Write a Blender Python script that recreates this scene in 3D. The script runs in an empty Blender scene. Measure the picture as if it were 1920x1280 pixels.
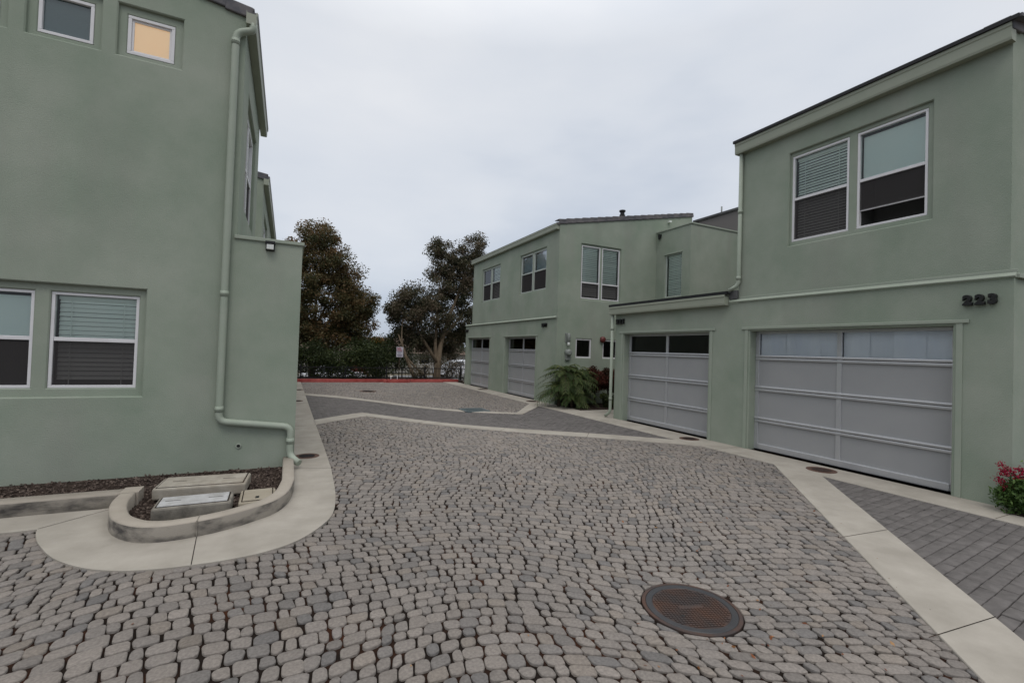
import bpy, bmesh, math, random
import numpy as np
from mathutils import Vector, Matrix
random.seed(7); RNG = np.random.default_rng(7)
S = bpy.context.scene
COL = S.collection
rad = math.radians

# ------------------------------------------------------------------ camera
yaw, pitch, roll = rad(25.803), rad(1.144), rad(1.883)
EYE = Vector((0, 0, 1.65))
fw = Vector((math.sin(yaw)*math.cos(pitch), math.cos(yaw)*math.cos(pitch), math.sin(pitch)))
rt = Vector((math.cos(yaw), -math.sin(yaw), 0)); up = rt.cross(fw)
r2 = rt*math.cos(roll) + up*math.sin(roll); u2 = up*math.cos(roll) - rt*math.sin(roll)
cd = bpy.data.cameras.new('camera'); cam = bpy.data.objects.new('camera', cd); COL.objects.link(cam)
m = Matrix((r2, u2, -fw)).transposed().to_4x4(); m.translation = EYE; cam.matrix_world = m
cd.sensor_width = 36; cd.lens = 871.2/1920*36; cd.clip_start = .05; cd.clip_end = 3000
S.camera = cam

# ------------------------------------------------------------------ world, sun, exposure
S.view_settings.view_transform = 'Standard'; S.view_settings.look = 'None'
S.view_settings.exposure = 0.0; S.view_settings.gamma = 1
SUN_EL, SUN_AZ = rad(58), rad(200)
W = bpy.data.worlds.new('World'); S.world = W; W.use_nodes = True
nt = W.node_tree; nt.nodes.clear()
def N(t, typ, **kw):
    n = t.nodes.new(typ)
    for k, v in kw.items(): setattr(n, k, v)
    return n
out = N(nt, 'ShaderNodeOutputWorld'); bgs = N(nt, 'ShaderNodeBackground'); bgc = N(nt, 'ShaderNodeBackground'); mx = N(nt, 'ShaderNodeMixShader')
sky = N(nt, 'ShaderNodeTexSky', sky_type='NISHITA', sun_disc=False, sun_elevation=SUN_EL, sun_rotation=SUN_AZ)
nt.links.new(sky.outputs[0], bgs.inputs[0]); bgs.inputs[1].default_value = .08
tc = N(nt, 'ShaderNodeTexCoord'); sp = N(nt, 'ShaderNodeSeparateXYZ'); nt.links.new(tc.outputs['Generated'], sp.inputs[0])
nz = N(nt, 'ShaderNodeTexNoise'); nz.inputs['Scale'].default_value = 1.7; nz.inputs['Detail'].default_value = 5; nz.inputs['Roughness'].default_value = .5
mp = N(nt, 'ShaderNodeMapping'); mp.inputs['Scale'].default_value = (1, 1, 2.6); mp.inputs['Location'].default_value = (3.1, 0.4, .8)
nt.links.new(tc.outputs['Generated'], mp.inputs[0]); nt.links.new(mp.outputs[0], nz.inputs[0])
ad = N(nt, 'ShaderNodeMath', operation='MULTIPLY_ADD'); ad.inputs[1].default_value = 1.0; ad.inputs[2].default_value = -.49
nt.links.new(nz.outputs[0], ad.inputs[0])
ad2 = N(nt, 'ShaderNodeMath', operation='ADD'); nt.links.new(ad.outputs[0], ad2.inputs[0]); nt.links.new(sp.outputs[2], ad2.inputs[1])
rp = N(nt, 'ShaderNodeValToRGB'); nt.links.new(ad2.outputs[0], rp.inputs[0])
el = rp.color_ramp.elements
el[0].position = 0.0; el[0].color = (.50, .56, .66, 1)
el[1].position = 1.0; el[1].color = (1.0, 1.0, 1.0, 1)
for p, c in ((.2, (.56, .62, .72, 1)), (.42, (.72, .76, .825, 1)), (.62, (.80, .825, .87, 1))):
    e = el.new(p); e.color = c
nt.links.new(rp.outputs[0], bgc.inputs[0])
mr = N(nt, 'ShaderNodeMapRange'); mr.inputs[1].default_value = .55; mr.inputs[2].default_value = 1.0; mr.inputs[3].default_value = 1.02; mr.inputs[4].default_value = 2.0
nt.links.new(sp.outputs[2], mr.inputs[0]); nt.links.new(mr.outputs[0], bgc.inputs[1])
mx.inputs[0].default_value = .9
nt.links.new(bgs.outputs[0], mx.inputs[1]); nt.links.new(bgc.outputs[0], mx.inputs[2]); nt.links.new(mx.outputs[0], out.inputs[0])
sl = bpy.data.lights.new('sun', 'SUN'); sl.energy = .75; sl.angle = rad(22); sl.color = (1, .96, .9)
so = bpy.data.objects.new('sun', sl); COL.objects.link(so)
sd = Vector((math.cos(SUN_EL)*math.sin(SUN_AZ), math.cos(SUN_EL)*math.cos(SUN_AZ), math.sin(SUN_EL)))
so.rotation_euler = sd.to_track_quat('Z', 'Y').to_euler()

# ------------------------------------------------------------------ materials
def mat(name, col, rough=.8, col2=None, nscale=3., bump=0., bscale=80., spec=.3, metal=0., detail=6, streak=None, lo=.35, hi=.65, attr=None, mapscale=(1, 1, 1)):
    m = bpy.data.materials.new(name); m.use_nodes = True; t = m.node_tree; b = t.nodes['Principled BSDF']
    b.inputs['Roughness'].default_value = rough; b.inputs['Specular IOR Level'].default_value = spec; b.inputs['Metallic'].default_value = metal
    tc = N(t, 'ShaderNodeTexCoord'); src = tc.outputs['Object']
    mpn = N(t, 'ShaderNodeMapping'); mpn.inputs['Scale'].default_value = mapscale; t.links.new(src, mpn.inputs[0])
    cout = None
    if attr:
        a = N(t, 'ShaderNodeAttribute', attribute_name=attr); cout = a.outputs['Color']
    if col2 is not None:
        n = N(t, 'ShaderNodeTexNoise'); n.inputs['Scale'].default_value = nscale; n.inputs['Detail'].default_value = detail; n.inputs['Roughness'].default_value = .6
        t.links.new(mpn.outputs[0], n.inputs[0])
        r = N(t, 'ShaderNodeValToRGB'); t.links.new(n.outputs[0], r.inputs[0])
        r.color_ramp.elements[0].position = lo; r.color_ramp.elements[0].color = (*col, 1)
        r.color_ramp.elements[1].position = hi; r.color_ramp.elements[1].color = (*col2, 1)
        if cout is None: cout = r.outputs[0]
        else:
            mm = N(t, 'ShaderNodeMix', data_type='RGBA', blend_type='MULTIPLY'); mm.inputs[0].default_value = 1
            t.links.new(cout, mm.inputs[6]); t.links.new(r.outputs[0], mm.inputs[7]); cout = mm.outputs[2]
    if streak is not None:
        sc, amt, scol = streak
        n2 = N(t, 'ShaderNodeTexNoise'); n2.inputs['Scale'].default_value = 1; n2.inputs['Detail'].default_value = 4
        mp2 = N(t, 'ShaderNodeMapping'); mp2.inputs['Scale'].default_value = sc; t.links.new(src, mp2.inputs[0]); t.links.new(mp2.outputs[0], n2.inputs[0])
        r2_ = N(t, 'ShaderNodeValToRGB'); r2_.color_ramp.elements[0].position = .5; r2_.color_ramp.elements[1].position = .75
        r2_.color_ramp.elements[0].color = (0, 0, 0, 1); r2_.color_ramp.elements[1].color = (amt, amt, amt, 1); t.links.new(n2.outputs[0], r2_.inputs[0])
        mm = N(t, 'ShaderNodeMix', data_type='RGBA'); t.links.new(r2_.outputs[0], mm.inputs[0]); t.links.new(cout, mm.inputs[6]); mm.inputs[7].default_value = (*scol, 1); cout = mm.outputs[2]
    if cout is not None: t.links.new(cout, b.inputs['Base Color'])
    else: b.inputs['Base Color'].default_value = (*col, 1)
    if bump:
        n3 = N(t, 'ShaderNodeTexNoise'); n3.inputs['Scale'].default_value = bscale; n3.inputs['Detail'].default_value = 4
        t.links.new(mpn.outputs[0], n3.inputs[0])
        bp = N(t, 'ShaderNodeBump'); bp.inputs['Strength'].default_value = bump; bp.inputs['Distance'].default_value = .01
        t.links.new(n3.outputs[0], bp.inputs['Height']); t.links.new(bp.outputs[0], b.inputs['Normal'])
    return m
def sheet(name, tint, trans, gloss=.08, base=None, rough=.02):
    """glazing: tinted see-through sheet with a fresnel reflection; base mixes in a diffuse body"""
    m = bpy.data.materials.new(name); m.use_nodes = True; t = m.node_tree; t.nodes.clear()
    o = N(t, 'ShaderNodeOutputMaterial'); tr = N(t, 'ShaderNodeBsdfTransparent'); tr.inputs[0].default_value = (*tint, 1)
    df = N(t, 'ShaderNodeBsdfDiffuse'); df.inputs[0].default_value = (*(base or (.02, .02, .02)), 1)
    a = N(t, 'ShaderNodeMixShader'); a.inputs[0].default_value = trans; t.links.new(df.outputs[0], a.inputs[1]); t.links.new(tr.outputs[0], a.inputs[2])
    gl = N(t, 'ShaderNodeBsdfGlossy'); gl.inputs['Roughness'].default_value = rough
    fr = N(t, 'ShaderNodeFresnel'); fr.inputs[0].default_value = 1.45
    k = N(t, 'ShaderNodeMath', operation='MULTIPLY'); k.inputs[1].default_value = gloss; t.links.new(fr.outputs[0], k.inputs[0])
    b = N(t, 'ShaderNodeMixShader'); t.links.new(k.outputs[0], b.inputs[0]); t.links.new(a.outputs[0], b.inputs[1]); t.links.new(gl.outputs[0], b.inputs[2])
    t.links.new(b.outputs[0], o.inputs[0]); return m
def leafmat(name, ramp, transl=.25):
    m = bpy.data.materials.new(name); m.use_nodes = True; t = m.node_tree; t.nodes.clear()
    o = N(t, 'ShaderNodeOutputMaterial'); a = N(t, 'ShaderNodeAttribute', attribute_name='tone')
    r = N(t, 'ShaderNodeValToRGB'); t.links.new(a.outputs['Fac'], r.inputs[0]); e = r.color_ramp.elements
    e[0].position = ramp[0][0]; e[0].color = (*ramp[0][1], 1); e[1].position = ramp[-1][0]; e[1].color = (*ramp[-1][1], 1)
    for p, c in ramp[1:-1]: q = e.new(p); q.color = (*c, 1)
    b = N(t, 'ShaderNodeBsdfPrincipled'); b.inputs['Roughness'].default_value = .55; b.inputs['Specular IOR Level'].default_value = .25
    tl = N(t, 'ShaderNodeBsdfTranslucent'); t.links.new(r.outputs[0], b.inputs['Base Color']); t.links.new(r.outputs[0], tl.inputs[0])
    x = N(t, 'ShaderNodeMixShader'); x.inputs[0].default_value = transl; t.links.new(b.outputs[0], x.inputs[1]); t.links.new(tl.outputs[0], x.inputs[2]); t.links.new(x.outputs[0], o.inputs[0])
    return m

STUC = ((.230, .274, .216), (.308, .336, .280))
M = {}
M['stucco'] = mat('sage_stucco', STUC[0], .9, STUC[1], nscale=1.15, detail=9, lo=.3, hi=.7, bump=.38, bscale=80, spec=.15, streak=((1.6, 1.6, .28), .45, (.25, .252, .222)))
M['trim'] = mat('sage_trim', (.275, .316, .254), .7, (.30, .33, .274), nscale=4, spec=.3, bump=.08, bscale=60)
M['gutter'] = mat('gutter_paint', (.275, .298, .235), .55, (.295, .312, .25), nscale=3, spec=.35)
M['pipe'] = mat('pipe_paint', (.285, .328, .264), .55, (.312, .345, .285), nscale=6, spec=.35)
M['brownwall'] = mat('taupe_stucco', (.15, .14, .135), .9, (.165, .15, .143), nscale=1, bump=.2, bscale=90, spec=.15)
M['tile'] = mat('roof_tile', (.075, .076, .086), .75, (.165, .15, .15), nscale=3.3, bump=.3, bscale=40)
M['roofdark'] = mat('roof_felt', (.06, .06, .063), .9, (.10, .10, .10), nscale=5, bump=.4, bscale=120)
M['black'] = mat('black_metal', (.012, .012, .013), .5, spec=.3)
M['numeral'] = mat('numeral_paint', (.008, .008, .008), .45, spec=.4)
M['vinyl'] = mat('window_vinyl', (.62, .61, .62), .4, (.67, .66, .67), nscale=5, spec=.4)
M['vinylgreen'] = mat('window_vinyl_aged', (.40, .44, .40), .4, (.45, .48, .44), nscale=5, spec=.4)
M['glass'] = sheet('tinted_glass', (.90, .98, .95), 1.0, 1.3)
M['glassclear'] = sheet('clear_glass', (.92, .95, .96), 1.0, 1.0)
M['glassdark'] = sheet('dark_glass', (.34, .31, .29), 1.0, 1.5)
M['glassteal'] = sheet('grey_teal_glass', (.6, .75, .75), .45, 2.5, base=(.11, .16, .165))
M['glassbright'] = sheet('sky_reflecting_glass', (.80, .90, .95), 1.0, 5.0)
M['glasssky'] = sheet('mirror_glass', (.40, .5, .5), 1.0, 6.0)
M['screen'] = sheet('insect_screen', (.5, .5, .5), .45, .0, base=(.07, .066, .066))
M['blind'] = mat('blind_slats', (.82, .84, .80), .6, (.86, .86, .82), nscale=3)
M['shade'] = mat('window_shade', (.82, .86, .85), .8, (.86, .88, .86), nscale=2)
M['amber'] = mat('paper_shade', (.80, .58, .36), .9, (.83, .62, .40), nscale=3)
ab = M['amber'].node_tree.nodes['Principled BSDF']; ab.inputs['Emission Color'].default_value = (1, .73, .48, 1); ab.inputs['Emission Strength'].default_value = .36
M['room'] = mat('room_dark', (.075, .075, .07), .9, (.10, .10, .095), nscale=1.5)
M['alu'] = mat('brushed_aluminium', (.46, .468, .485), .33, (.50, .505, .515), nscale=8, metal=.45, spec=.5)
M['panel'] = mat('frosted_panel', (.300, .304, .310), .30, (.325, .326, .328), nscale=1.3, spec=.4)
M['paper'] = mat('white_paper', (.74, .77, .82), .8, (.84, .86, .88), nscale=1.2, mapscale=(1, 2.2, .5), bump=.15, bscale=6)
M['concrete'] = mat('concrete_light', (.295, .270, .232), .85, (.37, .34, .296), nscale=2.6, detail=9, bump=.25, bscale=150, spec=.2, streak=((1.1, 1.1, 1.1), .6, (.225, .203, .172)))
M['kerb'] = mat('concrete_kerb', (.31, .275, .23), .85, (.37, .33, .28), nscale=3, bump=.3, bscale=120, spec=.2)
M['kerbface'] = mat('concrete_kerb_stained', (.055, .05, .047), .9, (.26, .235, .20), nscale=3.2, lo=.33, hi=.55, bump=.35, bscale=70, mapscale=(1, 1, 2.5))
M['vault'] = mat('vault_concrete', (.25, .225, .185), .9, (.37, .34, .29), nscale=6, detail=9, bump=.25, bscale=120, streak=((4, 4, 4), .5, (.22, .18, .13)))
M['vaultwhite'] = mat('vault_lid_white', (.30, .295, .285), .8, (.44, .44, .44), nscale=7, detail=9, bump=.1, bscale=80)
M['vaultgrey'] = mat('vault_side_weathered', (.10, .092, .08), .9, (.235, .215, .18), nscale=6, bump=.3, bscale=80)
M['vaulttan'] = mat('vault_lid_tan', (.27, .235, .18), .85, (.31, .275, .215), nscale=6, bump=.2, bscale=120)
M['redpaint'] = mat('red_kerb_paint', (.25, .036, .032), .7, (.34, .075, .065), nscale=5, bump=.15, bscale=50)
M['soil'] = mat('joint_soil', (.016, .012, .010), 1, (.055, .022, .012), nscale=2.0, lo=.5, hi=.7, bump=.5, bscale=200, spec=.05)
M['stone'] = mat('cobble_stone', (.78, .78, .78), .85, (1.12, 1.12, 1.12), nscale=60, bump=.7, bscale=200, spec=.15, attr='tint')
M['brick'] = mat('brick_paver', (.8, .8, .8), .85, (1.15, 1.15, 1.15), nscale=9, bump=.35, bscale=220, spec=.2, attr='tint')
M['iron'] = mat('cast_iron', (.035, .036, .040), .45, (.05, .048, .05), nscale=8, bump=.2, bscale=100, spec=.5, metal=.3)
M['rust'] = mat('rusty_iron', (.052, .042, .040), .7, (.10, .050, .032), nscale=4.0, bump=.3, bscale=120, spec=.25, metal=.1, lo=.42, hi=.72)
M['rustflat'] = mat('rusty_cover', (.075, .040, .030), .8, (.10, .055, .04), nscale=9, bump=.3, bscale=90)
M['grate'] = mat('steel_grate', (.10, .135, .145), .5, (.13, .16, .17), nscale=6, metal=.4)
M['bark'] = mat('tree_bark', (.10, .075, .052), .95, (.20, .155, .11), nscale=5, bump=.6, bscale=18, mapscale=(1, 1, .3), spec=.1)
M['barkdark'] = mat('dark_bark', (.05, .038, .028), .95, (.10, .075, .055), nscale=5, bump=.6, bscale=18, mapscale=(1, 1, .3), spec=.1)
M['mulch'] = mat('bark_mulch', (.016, .012, .010), 1, (.075, .055, .046), nscale=45, bump=.9, bscale=70, spec=.05)
M['chip'] = mat('bark_chip', (.025, .018, .015), .95, (.20, .155, .13), nscale=22, lo=.4, hi=.7, spec=.1)
M['ground'] = mat('dry_ground', (.10, .085, .06), 1, (.16, .14, .10), nscale=.5, bump=.3, bscale=4)
M['asphalt'] = mat('asphalt', (.11, .11, .11), .9, (.14, .14, .138), nscale=2, bump=.3, bscale=150)
M['white'] = mat('white_paint', (.70, .70, .72), .4, spec=.5)
M['carpaint'] = mat('white_car_paint', (.62, .63, .66), .25, spec=.6)
M['carblue'] = mat('dark_car_paint', (.03, .05, .09), .25, spec=.6)
M['carred'] = mat('red_car_paint', (.20, .03, .03), .3, spec=.6)
M['carglass'] = mat('car_glass', (.02, .025, .03), .08, spec=.7)
M['rubber'] = mat('tyre_rubber', (.02, .02, .02), .8)
M['lamplens'] = mat('lamp_lens', (.60, .62, .60), .2, (.75, .76, .72), nscale=30, mapscale=(1, .05, .05), spec=.6)
M['chrome'] = mat('bright_metal', (.5, .5, .48), .3, metal=.6)
M['meter'] = mat('meter_grey', (.21, .225, .21), .5, spec=.4)
M['redbell'] = mat('red_enamel', (.11, .022, .02), .4, spec=.4)
M['signwhite'] = mat('sign_white', (.52, .50, .56), .5)
M['signred'] = mat('sign_red', (.30, .03, .05), .5)
M['signink'] = mat('sign_ink', (.09, .07, .14), .5)
M['paleplaster'] = mat('pale_plaster', (.30, .285, .26), .9, (.36, .34, .31), nscale=1)
M['clay'] = mat('brown_roof', (.12, .085, .065), .9, (.16, .115, .09), nscale=3)
M['bloom'] = leafmat('bloom_petals', ((0, (.18, .004, .025)), (.6, (.33, .007, .045)), (1, (.40, .015, .03))), .3)
M['leaf_tree'] = leafmat('brown_green_leaves', ((0, (.032, .038, .017)), (.35, (.065, .068, .028)), (.65, (.115, .088, .038)), (1, (.175, .100, .048))), .3)
M['leaf_tree2'] = leafmat('olive_leaves', ((0, (.030, .036, .021)), (.4, (.060, .064, .035)), (.7, (.100, .084, .050)), (1, (.160, .120, .085))), .3)
M['leaf_shrub'] = leafmat('dark_shrub_leaves', ((0, (.020, .030, .012)), (.5, (.040, .056, .018)), (1, (.080, .098, .028))), .25)
M['leaf_yellow'] = leafmat('yellow_flower_leaves', ((0, (.03, .05, .015)), (.5, (.09, .10, .02)), (1, (.50, .22, .02))), .3)
M['leaf_palm'] = leafmat('palm_fronds', ((0, (.022, .040, .011)), (.5, (.052, .088, .024)), (1, (.17, .19, .07))), .3)
M['leaf_red'] = leafmat('russet_leaves', ((0, (.028, .030, .012)), (.45, (.055, .022, .014)), (1, (.13, .035, .024))), .3)
M['leaf_green'] = leafmat('garden_leaves', ((0, (.03, .06, .016)), (.5, (.065, .12, .03)), (1, (.12, .19, .05))), .3)
M['leaf_far'] = leafmat('far_leaves', ((0, (.03, .04, .025)), (1, (.07, .075, .045))), .2)

# ------------------------------------------------------------------ mesh helpers
class MB:
    def __init__(s): s.v = []; s.f = []; s.mi = []; s.cur = 0; s.sm = []; s.smooth = False
    def vert(s, p): s.v.append(tuple(p)); return len(s.v)-1
    def face(s, idx): s.f.append(tuple(idx)); s.mi.append(s.cur); s.sm.append(s.smooth)
    def poly(s, pts, n=None):
        pts = [Vector(p) for p in pts]
        if n is not None:
            nn = Vector((0, 0, 0))
            for i in range(len(pts)): nn += pts[i].cross(pts[(i+1) % len(pts)])
            if nn.dot(Vector(n)) < 0: pts = pts[::-1]
        b = len(s.v); s.v += [tuple(p) for p in pts]; s.face(range(b, b+len(pts)))
    def box(s, x0, x1, y0, y1, z0, z1, bev=0):
        x0, x1 = min(x0, x1), max(x0, x1); y0, y1 = min(y0, y1), max(y0, y1); z0, z1 = min(z0, z1), max(z0, z1)
        s.obox(Vector(((x0+x1)/2, (y0+y1)/2, (z0+z1)/2)), (Vector((1, 0, 0)), Vector((0, 1, 0)), Vector((0, 0, 1))), ((x1-x0)/2, (y1-y0)/2, (z1-z0)/2), bev)
    def obox(s, c, ax, h, bev=0):
        c = Vector(c)
        if bev <= 0:
            b = len(s.v)
            for k in (-1, 1):
                for j in (-1, 1):
                    for i in (-1, 1): s.v.append(tuple(c+ax[0]*h[0]*i+ax[1]*h[1]*j+ax[2]*h[2]*k))
            for q in ((0, 2, 3, 1), (4, 5, 7, 6), (0, 1, 5, 4), (2, 6, 7, 3), (0, 4, 6, 2), (1, 3, 7, 5)): s.face([b+i for i in q])
            return
        bm = bmesh.new(); bmesh.ops.create_cube(bm, size=2)
        for v in bm.verts: v.co = Vector((v.co.x*h[0], v.co.y*h[1], v.co.z*h[2]))
        bmesh.ops.bevel(bm, geom=bm.edges[:], offset=min(bev, .9*min(h)), segments=2, affect='EDGES', profile=.5)
        b = len(s.v)
        for v in bm.verts: s.v.append(tuple(c+ax[0]*v.co.x+ax[1]*v.co.y+ax[2]*v.co.z))
        for f in bm.faces: s.face([b+v.index for v in f.verts])
        bm.free()
    def prism(s, pts, z0, z1, bottom=False):
        """pts: plan outline [(x,y)], vertical extrusion"""
        n = len(pts); b = len(s.v)
        for x, y in pts: s.v.append((x, y, z0))
        for x, y in pts: s.v.append((x, y, z1))
        ar = sum(pts[i][0]*pts[(i+1) % n][1]-pts[(i+1) % n][0]*pts[i][1] for i in range(n))
        o = range(n) if ar > 0 else range(n-1, -1, -1); o = list(o)
        s.face([b+n+i for i in o])
        if bottom: s.face([b+i for i in o[::-1]])
        for k in range(n): i, j = o[k], o[(k+1) % n]; s.face((b+i, b+j, b+n+j, b+n+i))
    def tube(s, pts, r, seg=10, cap=True, rs=None):
        pts = [Vector(p) for p in pts]; rings = []; n = len(pts); px = None
        for i, p in enumerate(pts):
            d = (pts[min(i+1, n-1)]-pts[max(i-1, 0)]).normalized()
            if px is None: px = d.orthogonal().normalized()
            else: px = (px-d*px.dot(d)).normalized()
            py = d.cross(px); rr = rs[i] if rs else r; ring = []
            for k in range(seg):
                a = 2*math.pi*k/seg; ring.append(s.vert(p+px*math.cos(a)*rr+py*math.sin(a)*rr))
            rings.append(ring)
        o = s.smooth; s.smooth = True
        for a, b in zip(rings[:-1], rings[1:]):
            for k in range(seg): s.face((a[k], a[(k+1) % seg], b[(k+1) % seg], b[k]))
        s.smooth = o
        if cap: s.face(rings[0][::-1]); s.face(rings[-1])
    def lathe(s, prof, c, seg=24, axis=(0, 0, 1), smooth=False):
        c = Vector(c); ax = Vector(axis).normalized(); px = ax.orthogonal().normalized(); py = ax.cross(px); rings = []
        for r, h in prof:
            rings.append([s.vert(c+ax*h+(px*math.cos(2*math.pi*k/seg)+py*math.sin(2*math.pi*k/seg))*r) for k in range(seg)])
        o = s.smooth; s.smooth = smooth
        for a, b in zip(rings[:-1], rings[1:]):
            for k in range(seg): s.face((a[k], a[(k+1) % seg], b[(k+1) % seg], b[k]))
        s.smooth = o
        s.face(rings[0][::-1]); s.face(rings[-1])
def root_loc(p):
    v = Vector((0, 0, 0))
    while p is not None: v += p.location; p = p.parent
    return v
def link(name, me, parent=None):
    o = bpy.data.objects.new(name, me); COL.objects.link(o)
    if parent is not None: o.parent = parent
    return o
def build(name, mb, mats, parent=None, loc=None):
    if not isinstance(mats, (list, tuple)): mats = [mats]
    off = root_loc(parent) if parent is not None else Vector(loc or (0, 0, 0))
    me = bpy.data.meshes.new(name); me.from_pydata([(x-off.x, y-off.y, z-off.z) for x, y, z in mb.v], [], mb.f)
    for m_ in mats: me.materials.append(m_)
    me.polygons.foreach_set('material_index', mb.mi); me.polygons.foreach_set('use_smooth', mb.sm); me.update()
    o = link(name, me, parent)
    if parent is None and loc is not None: o.location = loc
    return o
def thing(name, loc, label, cat, group=None):
    o = bpy.data.objects.new(name, None); o.empty_display_size = .2; COL.objects.link(o); o.location = loc
    return tag(o, label, cat, group)
def tag(o, label, cat, group=None, kind=None):
    o['label'] = label; o['category'] = cat
    if group: o['group'] = group
    if kind: o['kind'] = kind
    return o
def struct(o, label=None):
    o['kind'] = 'structure'
    if label: o['label'] = label
    return o
def copy_tree(o, parent=None):
    c = o.copy(); COL.objects.link(c)
    if parent is not None: c.parent = parent
    for ch in list(o.children): copy_tree(ch, c)
    return c
def fastmesh(name, V, sizes, idx, mats, parent=None, attrs=None, smooth=False, loc=None):
    off = root_loc(parent) if parent is not None else Vector(loc or (0, 0, 0))
    V = np.asarray(V, np.float32)-np.array(off, np.float32)
    me = bpy.data.meshes.new(name); me.vertices.add(len(V)); me.vertices.foreach_set('co', V.ravel())
    sizes = np.asarray(sizes, np.int32); idx = np.asarray(idx, np.int32)
    me.loops.add(len(idx)); me.loops.foreach_set('vertex_index', idx)
    me.polygons.add(len(sizes)); st = np.concatenate([[0], np.cumsum(sizes)[:-1]]).astype(np.int32)
    me.polygons.foreach_set('loop_start', st); me.polygons.foreach_set('loop_total', sizes)
    if smooth: me.polygons.foreach_set('use_smooth', np.ones(len(sizes), bool))
    for m_ in (mats if isinstance(mats, (list, tuple)) else [mats]): me.materials.append(m_)
    me.update(calc_edges=True)
    for nm, typ, dat in attrs or []:
        a = me.attributes.new(nm, typ, 'FACE'); a.data.foreach_set('color' if typ == 'FLOAT_COLOR' else 'value', np.asarray(dat, np.float32).ravel())
    o = link(name, me, parent)
    if parent is None and loc is not None: o.location = loc
    return o
Z = Vector((0, 0, 1))

# ------------------------------------------------------------------ ground shape
def dip(x, y):
    t = min(1, abs(x-4.2)/3.2)
    return -.12*math.exp(-((y-12.5)/4.5)**2)*(.5+.5*math.cos(math.pi*t))
def spline(pts, n=6, closed=False):
    out = []; P = [Vector((*p, 0)) for p in pts]; k = len(P)
    for i in range(k if closed else k-1):
        p0 = P[(i-1) % k] if closed or i > 0 else P[0]; p1 = P[i]; p2 = P[(i+1) % k]; p3 = P[(i+2) % k] if closed or i+2 < k else P[-1]
        for j in range(n):
            t = j/n; q = .5*((2*p1)+(p2-p0)*t+(2*p0-5*p1+4*p2-p3)*t*t+(3*p1-p0-3*p2+p3)*t**3); out.append((q.x, q.y))
    if not closed: out.append((P[-1].x, P[-1].y))
    return out
def band(mb, A, B, top=.010, n=24, thick=.08):
    """raised concrete strip between two plan polylines of equal count, following the dip"""
    L = []
    for (a0, a1), (b0, b1) in zip(zip(A[:-1], A[1:]), zip(B[:-1], B[1:])):
        for j in range(n):
            t = j/n; L.append(((a0[0]+(a1[0]-a0[0])*t, a0[1]+(a1[1]-a0[1])*t), (b0[0]+(b1[0]-b0[0])*t, b0[1]+(b1[1]-b0[1])*t)))
    L.append((A[-1], B[-1])); rows = []
    for a, b in L:
        za = dip(*a)+top; zb = dip(*b)+top; e = .006
        d = Vector((b[0]-a[0], b[1]-a[1], 0)); d.normalize()
        rows.append([mb.vert((a[0], a[1], za-thick)), mb.vert((a[0], a[1], za-e)), mb.vert((a[0]+d.x*e, a[1]+d.y*e, za)), mb.vert((b[0]-d.x*e, b[1]-d.y*e, zb)), mb.vert((b[0], b[1], zb-e)), mb.vert((b[0], b[1], zb-thick))])
    for r, q in zip(rows[:-1], rows[1:]):
        for k in range(5): mb.face((r[k], q[k], q[k+1], r[k+1]))
    mb.face(rows[0]); mb.face(rows[-1][::-1])

# far terrain: one sheet to the horizon; level with the lane, then falling to the street
def terr(x, y):
    t = min(1, max(0, (y-24.5)/9)); t = t*t*(3-2*t)
    return -.16-1.15*t
mb = MB()
xs = [-900, -300, -100, -40, -15, -5, 0, 3, 6, 9, 12, 18, 26, 40, 80, 300, 900]
ys = [-900, -300, -60, -20, -5, 5, 15, 21, 23.5, 24.5, 26, 27.5, 29, 30.5, 32, 33.5, 36, 45, 60, 100, 300, 1200]
g = [[mb.vert((x, y, terr(x, y))) for x in xs] for y in ys]; mb.smooth = True
for j in range(len(ys)-1):
    for i in range(len(xs)-1): mb.face((g[j][i], g[j][i+1], g[j+1][i+1], g[j+1][i]))
struct(build('ground', mb, M['ground']))
# lane bed of dark soil under the stones
mb = MB(); mb.smooth = True; xs = np.linspace(-9, 9, 61); ys = np.linspace(-6, 22.3, 90)
g = [[mb.vert((x, y, dip(x, y)-.014)) for x in xs] for y in ys]
for j in range(len(ys)-1):
    for i in range(len(xs)-1): mb.face((g[j][i], g[j][i+1], g[j+1][i+1], g[j+1][i]))
struct(build('lane_bed', mb, M['soil']))

# ------------------------------------------------------------------ paving stones
def chaikin(p, it, r=.25):
    for _ in range(it):
        q = np.roll(p, -1, 0); a = p*(1-r)+q*r; b = p*r+q*(1-r); p = np.empty((2*len(a), 2)); p[0::2] = a; p[1::2] = b
    return p
def emit(polys, tints, name, material, depth=.03, dome=.0042, inset=.085, jz=.0016):
    V = []; sizes = []; idx = []; cols = []; b = 0
    for p, t in zip(polys, tints):
        n = len(p); c = p.mean(0); z0 = dip(c[0], c[1])
        tx, ty = RNG.normal(0, .02, 2); dz = RNG.normal(0, jz)
        q = c+(p-c)*(1-inset*.45); q2 = c+(p-c)*(1-inset)
        def zz(a): return z0+dz+(a[:, 0]-c[0])*tx+(a[:, 1]-c[1])*ty
        V.append(np.column_stack([p, zz(p)-depth])); V.append(np.column_stack([p, zz(p)-dome])); V.append(np.column_stack([q, zz(q)-dome*.3])); V.append(np.column_stack([q2, zz(q2)]))
        k = np.arange(n); k1 = (k+1) % n
        for r in range(3):
            f = np.column_stack([b+r*n+k, b+r*n+k1, b+(r+1)*n+k1, b+(r+1)*n+k]); idx.append(f.ravel()); sizes += [4]*n
        idx.append(b+3*n+k); sizes.append(n); cols += [t]*(3*n+1); b += 4*n
    return struct(fastmesh(name, np.vstack(V), sizes, np.concatenate(idx), material, attrs=[('tint', 'FLOAT_COLOR', cols)], smooth=True))
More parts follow.
